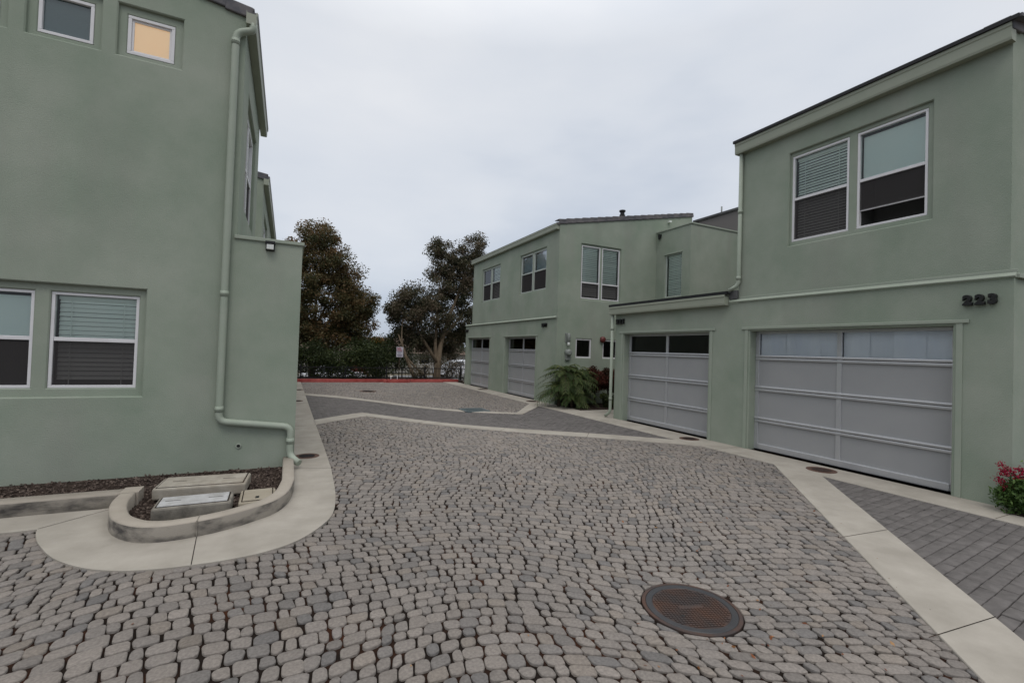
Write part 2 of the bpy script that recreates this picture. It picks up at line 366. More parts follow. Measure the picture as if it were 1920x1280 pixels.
def clip(poly, nx, ny, d):
    out = []; n = len(poly); pv = poly[-1]; pd = pv[0]*nx+pv[1]*ny-d
    for v in poly:
        vd = v[0]*nx+v[1]*ny-d
        if (pd <= 0) != (vd <= 0):
            t = pd/(pd-vd); out.append((pv[0]+(v[0]-pv[0])*t, pv[1]+(v[1]-pv[1])*t))
        if vd <= 0: out.append(v)
        pv, pd = v, vd
    return out
def cob_region(x, y):
    if y < -1.6 or y > 22.1 or x > 7.1 or x < -5.5: return False
    if x < .50 and y > 5.35: return False
    if x < -1.7 and y > 5.4: return False
    # under the bulb apron
    if ((x+.55)/1.2)**2+((y-5.4)/1.2)**2 < .8 and x < .5: return False
    if x-y > 2.75 and x > 3: return False            # bricks on the right
    s = x+y
    lo1 = (s < 13.6 if x > 1.74 else y-x < 10.1)      # in front of band 1
    hi2 = (s > 17.0 if x < 5.7 else y-x > 5.65)       # behind band 2
    return lo1 or hi2
def brick_region(x, y):
    if x > 7.05 or x < .5: return False
    if x-y > 2.75 and x > 3 and y > -1.5: return True
    s = x+y
    lo1 = (s > 13.3 if x > 1.74 else y-x > 9.75)
    hi2 = (s < 17.35 if x < 5.7 else y-x < 5.95)
    return lo1 and hi2 and y > 6
MH = (2.46, 2.25, .315)
polys = []; tints = []
PAL = np.array([(.244, .217, .194), (.230, .206, .186), (.216, .195, .178), (.190, .175, .163), (.236, .206, .179), (.166, .156, .149)])
CX, CY = -1.0, -7.0
def W2(sv, r, rm):
    th = sv/rm; x = CX+r*math.sin(th); y = CY+r*math.cos(th)
    dx = .16*math.sin(.9*y+.5*x)+.06*math.sin(2.1*y-1.1*x+2); dy = .23*math.sin(1.05*x+.3*y)+.07*math.sin(2.4*x-1.0*y+1)
    return x+dx, y+dy
PR = .101; r0 = 5.0; j = 0
wob = RNG.normal(0, 1, (400, 4))
def rowr(j, sv):
    w_ = wob[j % 400]; return 5.0+j*PR+.007*math.sin(sv*3.1+w_[0]*6)+.006*math.sin(sv*7.3+w_[1]*6)
while 5.0+j*PR < 31:
    rm = 5.0+(j+.5)*PR; sv = -7.5+RNG.random()*.2
    while sv < 12:
        L_ = RNG.choice([.070, .096, .116, .136], p=[.2, .36, .2, .24])*RNG.uniform(.94, 1.06); s0, s1 = sv, sv+L_; sv = s1
        mx_, my_ = W2((s0+s1)/2, rm, rm)
        if not cob_region(mx_, my_): continue
        dist = math.hypot(mx_, my_)
        if dist > 5 and math.atan2(mx_, max(my_, .01)) < -.9: continue
        g_ = .0038+.0020*RNG.random(); jit = RNG.normal(0, .0045, (4, 2))
        q = [(s0+g_, rowr(j, s0)+g_), (s1-g_, rowr(j, s1)+g_), (s1-g_, rowr(j+1, s1)-g_), (s0+g_, rowr(j+1, s0)-g_)]
        q = np.array([W2(a_, r_, rm) for a_, r_ in q])+jit
        cc = np.clip(RNG.normal(.028, .006, 4), .014, .042); out_ = []
        nseg = 3 if dist < 8 else 2
        for k in range(4):
            pv_, cu_, nx_ = q[k-1], q[k], q[(k+1) % 4]; A_ = pv_-cu_; B_ = nx_-cu_; la, lb = np.hypot(*A_), np.hypot(*B_)
            ka = min(cc[k], .46*la); kb = min(cc[k]*RNG.uniform(.85, 1.3), .46*lb); A_ = cu_+A_/la*ka; B_ = cu_+B_/lb*kb; ctrl = cu_*.86+(A_+B_)*.07
            for t_ in np.linspace(0, 1, nseg+1): out_.append(A_*(1-t_)**2+2*ctrl*t_*(1-t_)+B_*t_**2)
        P = np.array(out_); P = P+RNG.normal(0, .0011, P.shape)
        dm = math.hypot(mx_-MH[0], my_-MH[1])
        if dm < .2: continue
        if dm < MH[2]+.2:
            nx, ny = (MH[0]-mx_)/dm, (MH[1]-my_)/dm
            P = clip([tuple(v) for v in P], nx, ny, MH[0]*nx+MH[1]*ny-MH[2]-.004)
            if len(P) < 3: continue
            P = np.array(P)
            if min(P.max(0)-P.min(0)) < .03: continue
        n_ = .5+.5*math.sin(.9*mx_+1.7*math.sin(.6*my_))*math.cos(.7*my_+.8)
        tn = PAL[RNG.choice(6, p=[.28, .26, .22, .1, .08, .06])]*(.93+.12*n_)*RNG.normal(1, .055)
        polys.append(P); tints.append((*tn, 1))
    j += 1
emit(polys, tints, 'cobble_paving', M['stone'])
# running-bond brick pavers
polys = []; tints = []
for near, ang_ in ((True, rad(6)), (False, 0)):
    ca, sa = math.cos(ang_), math.sin(ang_); row = 0; v = -4.0 if near else 6
    while v < (6 if near else 17.6):
        u = -1+(.1 if row % 2 else 0)
        while u < 9:
            x, y = 5+(u-5)*ca-(v-2)*sa, 2+(u-5)*sa+(v-2)*ca
            if brick_region(x, y) and (x-y > 2.5 and y < 5) == near:
                e, g_ = .0016, .0034; q = np.array([(-.1+e, -.05+g_), (.1-e, -.05+g_), (.1-e, .05-g_), (-.1+e, .05-g_)])
                polys.append(np.column_stack([x+q[:, 0]*ca-q[:, 1]*sa, y+q[:, 0]*sa+q[:, 1]*ca]))
                k = RNG.normal(1, .05); tints.append((.124*k, .114*k, .109*k, 1))
            u += .2
        v += .1; row += 1
emit(polys, tints, 'brick_paving', M['brick'], dome=.004, inset=.05, jz=.0012)

# ------------------------------------------------------------------ concrete strips and aprons
mb = MB()
outer = [(.59, 22.0), (.592, 11), (.595, 8.0), (.59, 6.6), (.545, 5.5), (.47, 4.88), (.35, 4.57), (.15, 4.29), (-.08, 4.145), (-.33, 4.09), (-.577, 4.085), (-.79, 4.105), (-1.02, 4.17), (-1.26, 4.32), (-1.5, 4.58), (-1.70, 4.92), (-1.80, 5.15), (-1.84, 5.29), (-1.95, 5.29), (-3, 5.30), (-9, 5.32)]
oc = [outer[0], outer[1], outer[2]]+spline(outer[3:18], 5)+outer[19:]
strip = oc+[(-9, 5.98), (-.2, 5.98), (-.2, 5.0), (-.1, 5.0), (-.1, 6.8), (.05, 6.8), (.05, 22.0)]
mb.prism(strip, -.08, .010)
struct(build('concrete_strip', mb, M['concrete']))
mb = MB()   # control joints cut in the strip (thin dark grooves)
def groove(mb, a, b, w=.0028, z=.0115, follow=False, n=1):
    a = Vector((*a, 0)); b = Vector((*b, 0)); d = (b-a).normalized(); p = Vector((-d.y, d.x, 0))*w
    for i in range(n):
        q = a+(b-a)*(i/n); r = a+(b-a)*((i+1)/n); pts_ = []
        for v in (q+p, q-p, r-p, r+p): pts_.append((v.x, v.y, z+(dip(v.x, v.y) if follow else 0)+.0006))
        mb.poly(pts_, (0, 0, 1))
for a, b in (((-.62, 4.66), (-.57, 4.09)), ((.14, 6.75), (.59, 6.62)), ((.05, 10.2), (.59, 10.2)), ((.05, 13.4), (.59, 13.4)), ((.05, 16.6), (.59, 16.6)), ((-1.44, 5.70), (-1.84, 5.30))): groove(mb, a, b)
struct(build('strip_joints', mb, M['soil']))
mb = MB()
c1, h1 = 13.48, .31
band(mb, [(.585, 10.98), (1.745, 12.05), (6.96, c1+h1-6.96)], [(.585, 10.33), (1.745, 11.42), (6.96, c1-h1-6.96)])
c2 = 17.25
band(mb, [(.585, c2+h1-.585), (5.78, c2+h1-5.78-.28), (6.96, 12.98)], [(.585, c2-h1-.585), (5.78, c2-h1-5.78), (6.96, 12.35)])
band(mb, [(6.96, 4.80), (3.35, 1.13), (.6, -1.6)], [(6.96, 4.06), (4.02, 1.14), (1.3, -1.6)])
struct(build('concrete_bands', mb, M['concrete']))
mb = MB()
band(mb, [(6.95, -3), (6.95, 22.0)], [(7.62, -3), (7.62, 22.0)], n=60, top=.0125)
mb.prism([(7.62, 9.4), (13, 9.4), (13, 11.1), (7.62, 11.1)], -.08, .0115)
struct(build('concrete_apron', mb, M['concrete']))
mb = MB()
for y in (-.6, 2.25, 5.9, 9.3, 12.75, 16, 19.4): groove(mb, (6.955, y), (7.61, y), z=.0135)
for x, y in ((5.05, 2.55), (3.9, 1.4)): groove(mb, (x-.36, y+.03), (x+.36, y-.03), follow=True)
for t in (2.9, 4.3, 5.6):
    groove(mb, (t-.2, c1-t-.24), (t+.2, c1-t+.24), follow=True)
struct(build('apron_joints', mb, M['soil']))
mb = MB(); mb.prism([(7.34, -3), (9.6, -3), (9.6, 2.3), (7.34, 2.3)], -.1, .02); mb.prism([(7.63, 11.12), (12, 11.12), (12, 12.48), (7.63, 12.48)], -.1, .03)
tag(build('garden_soil', mb, M['mulch']), 'dark soil of the planting beds beside the aprons', 'soil', kind='stuff')

# ------------------------------------------------------------------ planter kerb at the left wall
ko = [(.135, 6.88), (.135, 6.3), (.132, 5.76), (.075, 5.33), (-.03, 5.06), (-.17, 4.91), (-.40, 4.745), (-.63, 4.655), (-.87, 4.63), (-1.07, 4.71), (-1.25, 4.93), (-1.35, 5.2), (-1.40, 5.46), (-1.41, 5.72)]
kout = [ko[0], ko[1]]+spline(ko[2:], 5)
def off(pl, d):
    o = []
    for i, p in enumerate(pl):
        a = pl[max(i-1, 0)]; b = pl[min(i+1, len(pl)-1)]; t = Vector((b[0]-a[0], b[1]-a[1])).normalized(); o.append((p[0]+t.y*d, p[1]-t.x*d))
    return o
kin = off(kout, .128)
def kerbstrip(mb, A, B, h, z0=0.0, ch=.012):
    """A outer, B inner; material 0 top, 1 outer face"""
    rows = []
    for a, b in zip(A, B):
        d = Vector((b[0]-a[0], b[1]-a[1], 0)).normalized()
        rows.append([mb.vert((a[0], a[1], z0)), mb.vert((a[0], a[1], h-ch)), mb.vert((a[0]+d.x*ch, a[1]+d.y*ch, h)), mb.vert((b[0]-d.x*ch, b[1]-d.y*ch, h)), mb.vert((b[0], b[1], h-ch)), mb.vert((b[0], b[1], z0))])
    for r, q in zip(rows[:-1], rows[1:]):
        for k in range(5):
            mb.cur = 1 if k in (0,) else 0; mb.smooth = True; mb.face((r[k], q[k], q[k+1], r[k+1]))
    mb.cur = 0; mb.smooth = False; mb.face(rows[0]); mb.face(rows[-1][::-1])
mb = MB(); kerbstrip(mb, kout, kin, .145)
kerbstrip(mb, [(-1.40, 5.72), (-9, 5.70)], [(-1.40, 5.90), (-9, 5.90)], .142)
mb.box(-1.41, -1.26, 5.723, 5.93, .0, .1435)
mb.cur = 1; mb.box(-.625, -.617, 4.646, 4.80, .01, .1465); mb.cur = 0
struct(build('kerb', mb, [M['kerb'], M['kerbface']]))
# mulch bed and loose bark chips
mb = MB(); mb.prism(kin+[(-1.3, 5.89), (-9, 5.89), (-9, 6.95), (0, 6.95)], -.05, .012)
tag(build('mulch_bed', mb, M['mulch']), 'brown bark mulch filling the planter along the left wall', 'mulch', kind='stuff')
def chips(name, n, zone, zb, label, size=(.012, .04)):
    V = []; idx = []; sizes = []; b = 0; c = 0
    while c < n:
        x, y = zone()
        a = RNG.random()*6.28; l = RNG.uniform(*size); w_ = l*RNG.uniform(.35, .7); h = .006+RNG.random()*.008; t = RNG.normal(0, .35, 2)
        ca, sa = math.cos(a), math.sin(a); zc = zb+RNG.random()*.018
        for k in (0, 1):
            for px, py in ((-l, -w_*.6), (l*.8, -w_), (l, w_*.7), (-l*.7, w_)):
                V.append((x+(px*ca-py*sa)*.5, y+(px*sa+py*ca)*.5, zc+k*h+px*t[0]*.5+py*t[1]*.5))
        for q in ((4, 5, 6, 7), (0, 1, 5, 4), (1, 2, 6, 5), (2, 3, 7, 6), (3, 0, 4, 7)): idx += [b+i for i in q]; sizes.append(4)
        b += 8; c += 1
    return tag(fastmesh(name, V, sizes, idx, M['chip']), label, 'bark chips', kind='stuff')
def zone_l():
    while True:
        x, y = RNG.uniform(-4.5, 0), RNG.uniform(4.75, 6.88)
        if x < -1.28 and y < 5.93: continue
        if y < 5.9 and ((x+.62)/.68)**2+((y-5.7)/.92)**2 > 1: continue
        return x, y
chips('bark_chips', 4200, zone_l, .006, 'loose brown bark chips scattered over the planter mulch')

# ------------------------------------------------------------------ utility boxes in the planter
def utility_box(name, x0, x1, y0, y1, h, side, lid, label, skew=0, slots=True, loc=None):
    t = thing(name, ((x0+x1)/2, (y0+y1)/2, .05), label, 'utility box', 'concrete utility boxes in the planter')
    c, s_ = math.cos(skew), math.sin(skew); ax = (Vector((c, s_, 0)), Vector((-s_, c, 0)), Z); ctr = Vector(((x0+x1)/2, (y0+y1)/2, 0)); hx, hy = (x1-x0)/2, (y1-y0)/2
    m1 = MB(); m1.obox(ctr+Z*(h/2+.02), ax, (hx, hy, h/2-.02), .018)
    build('body', m1, side, t)
    m2 = MB(); lz = h+.004
    m2.obox(ctr+Z*lz, ax, (hx-.035, hy-.035, .006), .004); build('lid', m2, lid, t)
    m3 = MB()
    if slots:
        for sx in (-.55, .55): m3.obox(ctr+ax[0]*hx*sx+Z*(lz+.0062), ax, (.06, .004, .001))
    rim = .028
    for q in ((hx-rim, 0, .004, hy-rim), (-hx+rim, 0, .004, hy-rim)): m3.obox(ctr+ax[0]*q[0]+Z*(h+.0015), ax, (q[2], q[3], .001))
    for q in (hy-rim, -hy+rim): m3.obox(ctr+ax[1]*q+Z*(h+.0015), ax, (hx-rim+.004, .004, .001))
    build('lid_gap', m3, M['soil'], t)
    return t
utility_box('utility_box', -1.145, -.325, 5.70, 6.14, .155, M['vault'], M['vault'], 'large cream concrete utility box nearest the wall in the planter', skew=-.06)
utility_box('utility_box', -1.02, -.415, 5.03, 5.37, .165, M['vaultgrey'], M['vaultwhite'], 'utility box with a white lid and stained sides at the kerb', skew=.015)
tb = utility_box('utility_box', -.365, -.045, 5.09, 5.52, .125, M['vaulttan'], M['vaulttan'], 'low tan utility box in the right corner of the planter', skew=.02, slots=False)
mb = MB(); mb.box(-.222, -.190, 5.17, 5.23, .1345, .138); build('pick_hole', mb, M['black'], tb)

# ------------------------------------------------------------------ manhole, drain covers, grate
t = thing('manhole_cover', (MH[0], MH[1], 0), 'large rusty cast iron manhole cover set in the cobbles in the foreground', 'manhole cover')
mb = MB(); mb.lathe([(.312, -.03), (.312, .001), (.308, .0035), (.289, .0035), (.288, -.002), (.285, -.002)], (MH[0], MH[1], 0), 64); build('rim', mb, M['rust'], t)
mb = MB(); mb.lathe([(.286, -.02), (.286, .002), (.283, .0045), (.246, .0045), (.243, .0005)], (MH[0], MH[1], 0), 64); build('lid', mb, M['iron'], t)
mb = MB(); mb.lathe([(.2425, -.002), (.2425, .0012), (.001, .0013)], (MH[0], MH[1], 0), 64); st_ = .0215
ang = rad(-18)
for i in range(-12, 13):
    for jx in range(-12, 13):
        a, b = i*st_, jx*st_; r_ = math.hypot(a, b)
        if r_ > .232 or (abs(a) < .085 and abs(b) < .019): continue
        x = MH[0]+a*math.cos(ang)-b*math.sin(ang); y = MH[1]+a*math.sin(ang)+b*math.cos(ang)
        mb.obox((x, y, .0035), (Vector((math.cos(ang), math.sin(ang), 0)), Vector((-math.sin(ang), math.cos(ang), 0)), Z), (.0075, .0075, .003), 0)
build('tread', mb, M['rust'], t)
mb = MB(); mb.obox((MH[0], MH[1], .003), (Vector((math.cos(ang), math.sin(ang), 0)), Vector((-math.sin(ang), math.cos(ang), 0)), Z), (.082, .016, .003), .002); build('name_plate', mb, M['rust'], t)
mb = MB(); mb.lathe([(.011, .004), (.011, .0072)], (MH[0]-.13, MH[1]-.06, 0), 12); build('lift_hole', mb, M['black'], t)
def drain(x, y, r, z, label, proto=[None]):
    if proto[0] is None:
        t = thing('drain_cover', (x, y, z), label, 'drain cover', 'round drain covers in the concrete')
        mb = MB(); mb.lathe([(1, -.02), (1, .003), (.93, .005), (.90, .005), (.88, .002), (.001, .003)], (x, y, z), 40)
        c = Vector((x, y, z)); mb.v = [tuple(c+Vector(((v[0]-x)*.2, (v[1]-y)*.2, v[2]-z))) for v in mb.v]; build('lid', mb, M['rustflat'], t)
        mb = MB()
        for i in range(-3, 4):
            w_ = .13*math.sqrt(1-(i/4)**2); mb.box(x-w_, x+w_, y+i*.035-.006, y+i*.035+.006, z+.0035, z+.0065)
        build('slots', mb, M['black'], t); proto[0] = t
    else:
        t = copy_tree(proto[0]); t.location = (x, y, z); t['label'] = label
    t.scale = (r/.2, r/.2, 1)
    return t
drain(.325, 7.45, .17, .010, 'round rusty drain cover beside the foot of the left downspout')
drain(.31, 14.7, .17, .010, 'round drain cover halfway along the left concrete strip')
drain(.42, 18.25, .17, .010, 'round drain cover at the far end of the left concrete strip')
drain(7.30, 4.27, .2, .0125, 'round rusty drain cover in front of the widest garage door')
drain(7.30, 6.82, .19, .0125, 'round rusty drain cover in front of the door with dark top panes')
drain(7.34, 13.5, .2, .0125, 'round dark drain cover in front of the garage left of the palm')
drain(7.36, 17.9, .2, .0125, 'round drain cover in front of the farthest garage door')
drain(2.75, 17.75, .3, dip(2.75, 17.75)+.006, 'round dark cover in the far cobbles before the red kerb')
t = thing('catch_basin', (4.95, 12.58, -.12), 'square blue grey steel catch basin grate beside the far concrete band', 'drain grate')
gz = dip(4.95, 12.58)+.014
mb = MB()
for a in (0, 1):
    s_ = 1 if a else -1
    mb.box(4.95-.34, 4.95+.34, 12.58+s_*.34-.03, 12.58+s_*.34+.03, gz-.05, gz+.004); mb.box(4.95+s_*.34-.03, 4.95+s_*.34+.03, 12.58-.309, 12.58+.309, gz-.05, gz+.004)
build('frame', mb, M['grate'], t)
mb = MB()
for i in range(13): x = 4.95-.3+i*.05; mb.box(x-.014, x+.014, 12.58-.309, 12.58+.309, gz-.03, gz+.002)
build('bars', mb, M['grate'], t)

# ------------------------------------------------------------------ building kit
class Plane:
    """wall plane: point = o + u*U + z*Z ; Nn points outward"""
    def __init__(s, o, U, Nn): s.o = Vector(o); s.U = Vector(U); s.N = Vector(Nn)
    def p(s, u, z, d=0): return s.o+s.U*u+Z*z-s.N*d     # d = depth into the wall
    def bar(s, mb, ua, ub, za, zb, d0, d1, bev=0):
        c = s.p((ua+ub)/2, (za+zb)/2, (d0+d1)/2); mb.obox(c, (s.U, s.N, Z), (abs(ub-ua)/2, abs(d1-d0)/2, abs(zb-za)/2), bev)
XM = lambda x: Plane((x, 0, 0), (0, 1, 0), (-1, 0, 0))   # faces -X, u = world y
XP = lambda x: Plane((x, 0, 0), (0, 1, 0), (1, 0, 0))
YM = lambda y: Plane((0, y, 0), (1, 0, 0), (0, -1, 0))   # faces -Y, u = world x
YP = lambda y: Plane((0, y, 0), (1, 0, 0), (0, 1, 0))
def wall(mb, pl, u0, u1, z0, zt0, zt1=None, ops=(), depth=0.0):
    """front skin with openings (ua,ub,za,zb,depth[,inner openings]); top may slope"""
    if zt1 is None: zt1 = zt0
    C = .012
    ex = [(o[0]-C, o[1]+C, o[2]-C, o[3]+C) for o in ops]
    us_ = sorted(set([u0, u1]+[v for o in ex for v in o[:2] if u0 < v < u1])); zl = min(zt0, zt1)
    zs_ = sorted(set([z0, zl]+[v for o in ex for v in o[2:4] if z0 < v < zl]))
    for a, b in zip(us_[:-1], us_[1:]):
        for c, d in zip(zs_[:-1], zs_[1:]):
            mu, mz = (a+b)/2, (c+d)/2
            if any(o[0] < mu < o[1] and o[2] < mz < o[3] for o in ex): continue
            mb.poly([pl.p(a, c, depth), pl.p(b, c, depth), pl.p(b, d, depth), pl.p(a, d, depth)], pl.N)
    if abs(zt0-zt1) > 1e-4:
        for a, b in zip(us_[:-1], us_[1:]):
            za = zt0+(zt1-zt0)*(a-u0)/(u1-u0); zb = zt0+(zt1-zt0)*(b-u0)/(u1-u0); q = [pl.p(a, zl, depth), pl.p(b, zl, depth)]
            if zb > zl+1e-5: q.append(pl.p(b, zb, depth))
            if za > zl+1e-5: q.append(pl.p(a, za, depth))
            if len(q) > 2: mb.poly(q, pl.N)
    for o, e in zip(ops, ex):
        ua, ub, za, zb, dd = o[:5]
        e = (e[0], e[1], max(e[2], z0), e[3]); R0 = [(e[0], e[2]), (e[1], e[2]), (e[1], e[3]), (e[0], e[3])]; za_ = max(za, z0); R1 = [(ua, za_), (ub, za_), (ub, zb), (ua, zb)]
        ctr = pl.p((ua+ub)/2, (za+zb)/2, depth)
        for k in range(4):
            k1 = (k+1) % 4
            if za <= z0 and k == 0: continue
            a0, a1, b0, b1 = pl.p(*R0[k], depth), pl.p(*R0[k1], depth), pl.p(*R1[k], depth+C), pl.p(*R1[k1], depth+C)
            mid = (a0+a1)/2; nn = ctr-mid; mb.poly([a0, a1, b1, b0], nn+pl.N*.1)
            c0, c1_ = pl.p(*R1[k], depth+dd), pl.p(*R1[k1], depth+dd); mb.poly([b0, b1, c1_, c0], nn)
        if len(o) > 5: wall(mb, pl, ua, ub, za, zb, ops=o[5], depth=depth+dd)
def window(root, pl, ua, ub, za, zb, zm, d, upper='slats', lower='screen', frame='vinyl', slat=.05, glass='glass', name='window', tilt=.5, label=None, fw_=.032, glass2=None, vmull=None):
    """double hung window sitting at depth d behind the plane"""
    F = MB(); w = fw_
    pl.bar(F, ua, ub, zb-w, zb, d-.035, d+.03, .004); pl.bar(F, ua, ub, za, za+w, d-.035, d+.03, .004)
    pl.bar(F, ua, ua+w, za+w, zb-w, d-.034, d+.03, .004); pl.bar(F, ub-w, ub, za+w, zb-w, d-.034, d+.03, .004)
    if zm: pl.bar(F, ua+w, ub-w, zm-.022, zm+.022, d-.028, d+.02, .004)
    fo = build(name, F, M[frame], root)
    if label: fo['label'] = label
    g0 = zm if zm else za+w
    G_ = MB(); G_.poly([pl.p(ua+w, g0, d), pl.p(ub-w, g0, d), pl.p(ub-w, zb-w, d), pl.p(ua+w, zb-w, d)], pl.N); build('upper_pane' if zm else 'pane', G_, M[glass], fo)
    if zm:
        G_ = MB()
        l0 = za+w
        if lower == 'open':
            l1 = za+w+.34*(zm-za); pl.bar(F2 := MB(), ua+w, ub-w, l1-.014, l1+.014, d-.005, d+.015); build('raised_sash_rail', F2, M[frame], fo); l0 = l1
        G_.poly([pl.p(ua+w, l0, d-.012), pl.p(ub-w, l0, d-.012), pl.p(ub-w, zm, d-.012), pl.p(ua+w, zm, d-.012)], pl.N)
        build('lower_pane', G_, M['screen' if lower in ('screen', 'open') else (glass2 or glass)], fo)
    if upper in ('slats', 'shade', 'amber', 'slats_lower'):
        B_ = MB(); bz0 = za+w if upper in ('slats', 'slats_lower') or not zm else zm-.05
        if upper == 'slats_lower': pass
        if upper in ('slats', 'slats_lower'):
            n = int((zb-w-.05-bz0)/slat)
            for i in range(n):
                z = zb-w-.06-i*slat; tj = tilt+RNG.normal(0, .05)
                c = pl.p((ua+ub)/2, z+RNG.normal(0, .0015), d+.06); ca, sa = math.cos(tj), -math.sin(tj)
                B_.obox(c, (pl.U, pl.N*sa+Z*ca, pl.N*ca-Z*sa), ((ub-ua)/2-w-.015, slat*.48, .0012))
            pl.bar(B_, ua+w+.01, ub-w-.01, zb-w-.045, zb-w-.004, d+.04, d+.085)
            for uu in (ua+(ub-ua)*.2, ua+(ub-ua)*.8): pl.bar(B_, uu-.004, uu+.004, bz0, zb-w-.05, d+.028, d+.031)
            build('blind', B_, M['blind'], fo)
        else:
            if upper == 'amber': pl.bar(B_, ua+w*.5, ub-w*.5, za+w*.5, zb-w*.5, d+.015, d+.02)
            else: pl.bar(B_, ua+w+.01, ub-w-.01, bz0+.12*(zb-bz0), zb-w-.03, d+.05, d+.056); pl.bar(B_, ua+w+.01, ub-w-.01, bz0+.12*(zb-bz0)-.025, bz0+.12*(zb-bz0), d+.045, d+.062)
            build('shade', B_, M['amber' if upper == 'amber' else 'shade'], fo)
    K = MB(); k = .45
    a, b, c, e = (ua, za), (ub, za), (ub, zb), (ua, zb); L = [a, b, c, e]
    K.poly([pl.p(*q, d+k) for q in L], pl.N)
    for i in range(4): K.poly([pl.p(*L[i], d+.03), pl.p(*L[(i+1) % 4], d+.03), pl.p(*L[(i+1) % 4], d+k), pl.p(*L[i], d+k)])
    build('room_lining', K, M['room'], fo)
    return fo
def garage_door(root, pl, ua, ub, zt, d, top='dark', label=None):
    F = MB(); rows = [.0, .555, 1.115, 1.675, zt]; e = .035; um = (ua+ub)/2
    for u in (ua+e, um, ub-e): pl.bar(F, u-e, u+e, .02, zt, d-.018, d+.02, .004)
    for i, z in enumerate(rows):
        if i == 0: pl.bar(F, ua+2*e, ub-2*e, .02, .125, d-.034, d+.02, .012)
        elif i == 4: pl.bar(F, ua+2*e, ub-2*e, zt-.045, zt, d-.02, d+.02, .004)
        else:
            pl.bar(F, ua+.002, ub-.002, z-.046, z-.004, d-.030, d+.02, .009); pl.bar(F, ua+.002, ub-.002, z+.004, z+.046, d-.036, d+.02, .013)
    fo = build('garage_door', F, M['alu'], root)
    if label: fo['label'] = label
    for i in range(4):
        for a, b in ((ua+2*e, um-e), (um+e, ub-2*e)):
            z0 = rows[i]+(.12 if i == 0 else .045); z1 = rows[i+1]-.045; P_ = MB()
            if i < 3: pl.bar(P_, a-.004, b+.004, z0-.004, z1+.004, d, d+.012); build('panel', P_, M['panel'], fo)
            else:
                P_.poly([pl.p(a, z0, d+.004), pl.p(b, z0, d+.004), pl.p(b, z1, d+.004), pl.p(a, z1, d+.004)], pl.N); build('glass_panel', P_, M['glassclear' if top == 'paper' else 'glassdark'], fo)
                if top == 'paper':
                    Q = MB(); Q.smooth = True; cuts = [0]; k = 0
                    while cuts[-1] < 1: cuts.append(min(1, cuts[-1]+RNG.uniform(.16, .27)))
                    for c0, c1_ in zip(cuts[:-1], cuts[1:]):
                        k += 1; ba = d+.018+.014*(k % 2)+RNG.uniform(0, .004); ring = []; sk = RNG.uniform(-.012, .012); bw = RNG.uniform(-.010, .012)
                        for j in range(9):
                            f = j/8; u = a+(b-a)*min(1, max(0, c0-.012+(c1_-c0+.024)*f)); dd = ba+bw*math.sin(math.pi*f)+.003*math.sin(9*f+k)
                            ring.append((Q.vert(pl.p(u, z0-.02+abs(sk), dd)), Q.vert(pl.p(u+sk*.5, z1+.02, dd+.008*math.sin(3*f+k)))))
                        for q, r in zip(ring[:-1], ring[1:]): Q.face((q[0], r[0], r[1], q[1]))
                    build('paper_cover', Q, M['paper'], fo)
    K = MB(); L = [(ua, 1.6), (ub, 1.6), (ub, zt), (ua, zt)]; k = 1.2
    K.poly([pl.p(*q, d+k) for q in L], pl.N)
    for i in range(4): K.poly([pl.p(*L[i], d+.08), pl.p(*L[(i+1) % 4], d+.08), pl.p(*L[(i+1) % 4], d+k), pl.p(*L[i], d+k)])
    build('room_lining', K, M['room'], fo)
    S_ = MB(); pl.bar(S_, ua, ub, .0126, .02, d-.02, d+.02); build('bottom_seal', S_, M['black'], fo)
    T = MB(); o = .012
    pl.bar(T, ua-.10, ua-.035, .013, zt+.03, -o, .0-.001, .004); pl.bar(T, ub+.035, ub+.10, .013, zt+.03, -o, -.001, .004)
    pl.bar(T, ua-.16, ub+.16, zt+.03, zt+.075, -.022, -.001, .006)
    build('door_trim', T, M['trim'], fo)
    return fo
def gutter(root, pl, ua, ub, z0, z1, proj=.12):
    """moulded box gutter running along a wall"""
    m_ = MB(); prof = [(0, z0), (proj*.84, z0), (proj*.90, z0+.03), (proj*.92, z1-.055), (proj, z1-.04), (proj, z1), (proj-.012, z1), (proj-.02, z1-.03), (.012, z1-.03), (0, z1)]
    a = [m_.vert(pl.p(ua, z, -d-.002)) for d, z in prof]; b = [m_.vert(pl.p(ub, z, -d-.002)) for d, z in prof]
    n = len(prof)
    for i in range(n): m_.face((a[i], a[(i+1) % n], b[(i+1) % n], b[i]))
    m_.face(a[::-1]); m_.face(b)
    return build('gutter', m_, M['gutter'], root)
def pipe_path(pts, r=.06, n=5):
    """polyline with rounded elbows"""
    P = [Vector(p) for p in pts]; out = [P[0]]
    for i in range(1, len(P)-1):
        a = (P[i-1]-P[i]); b = (P[i+1]-P[i]); k = min(r, a.length*.45, b.length*.45); a = P[i]+a.normalized()*k; b = P[i]+b.normalized()*k
        for j in range(n+1): t = j/n; out.append(a*(1-t)**2+P[i]*2*t*(1-t)+b*t*t)
    out.append(P[-1]); return out
def downspout(root, pts, r=.042, bands=(), elbow=.09):
    m_ = MB(); m_.tube(pipe_path(pts, elbow), r, 14)
    for q, dr in bands: q = Vector(q); dr = Vector(dr).normalized(); m_.tube([q-dr*.035, q+dr*.035], r+.005, 14); m_.tube([q-dr*.004, q+dr*.004], r+.008, 14)
    return build('downspout', m_, M['pipe'], root)
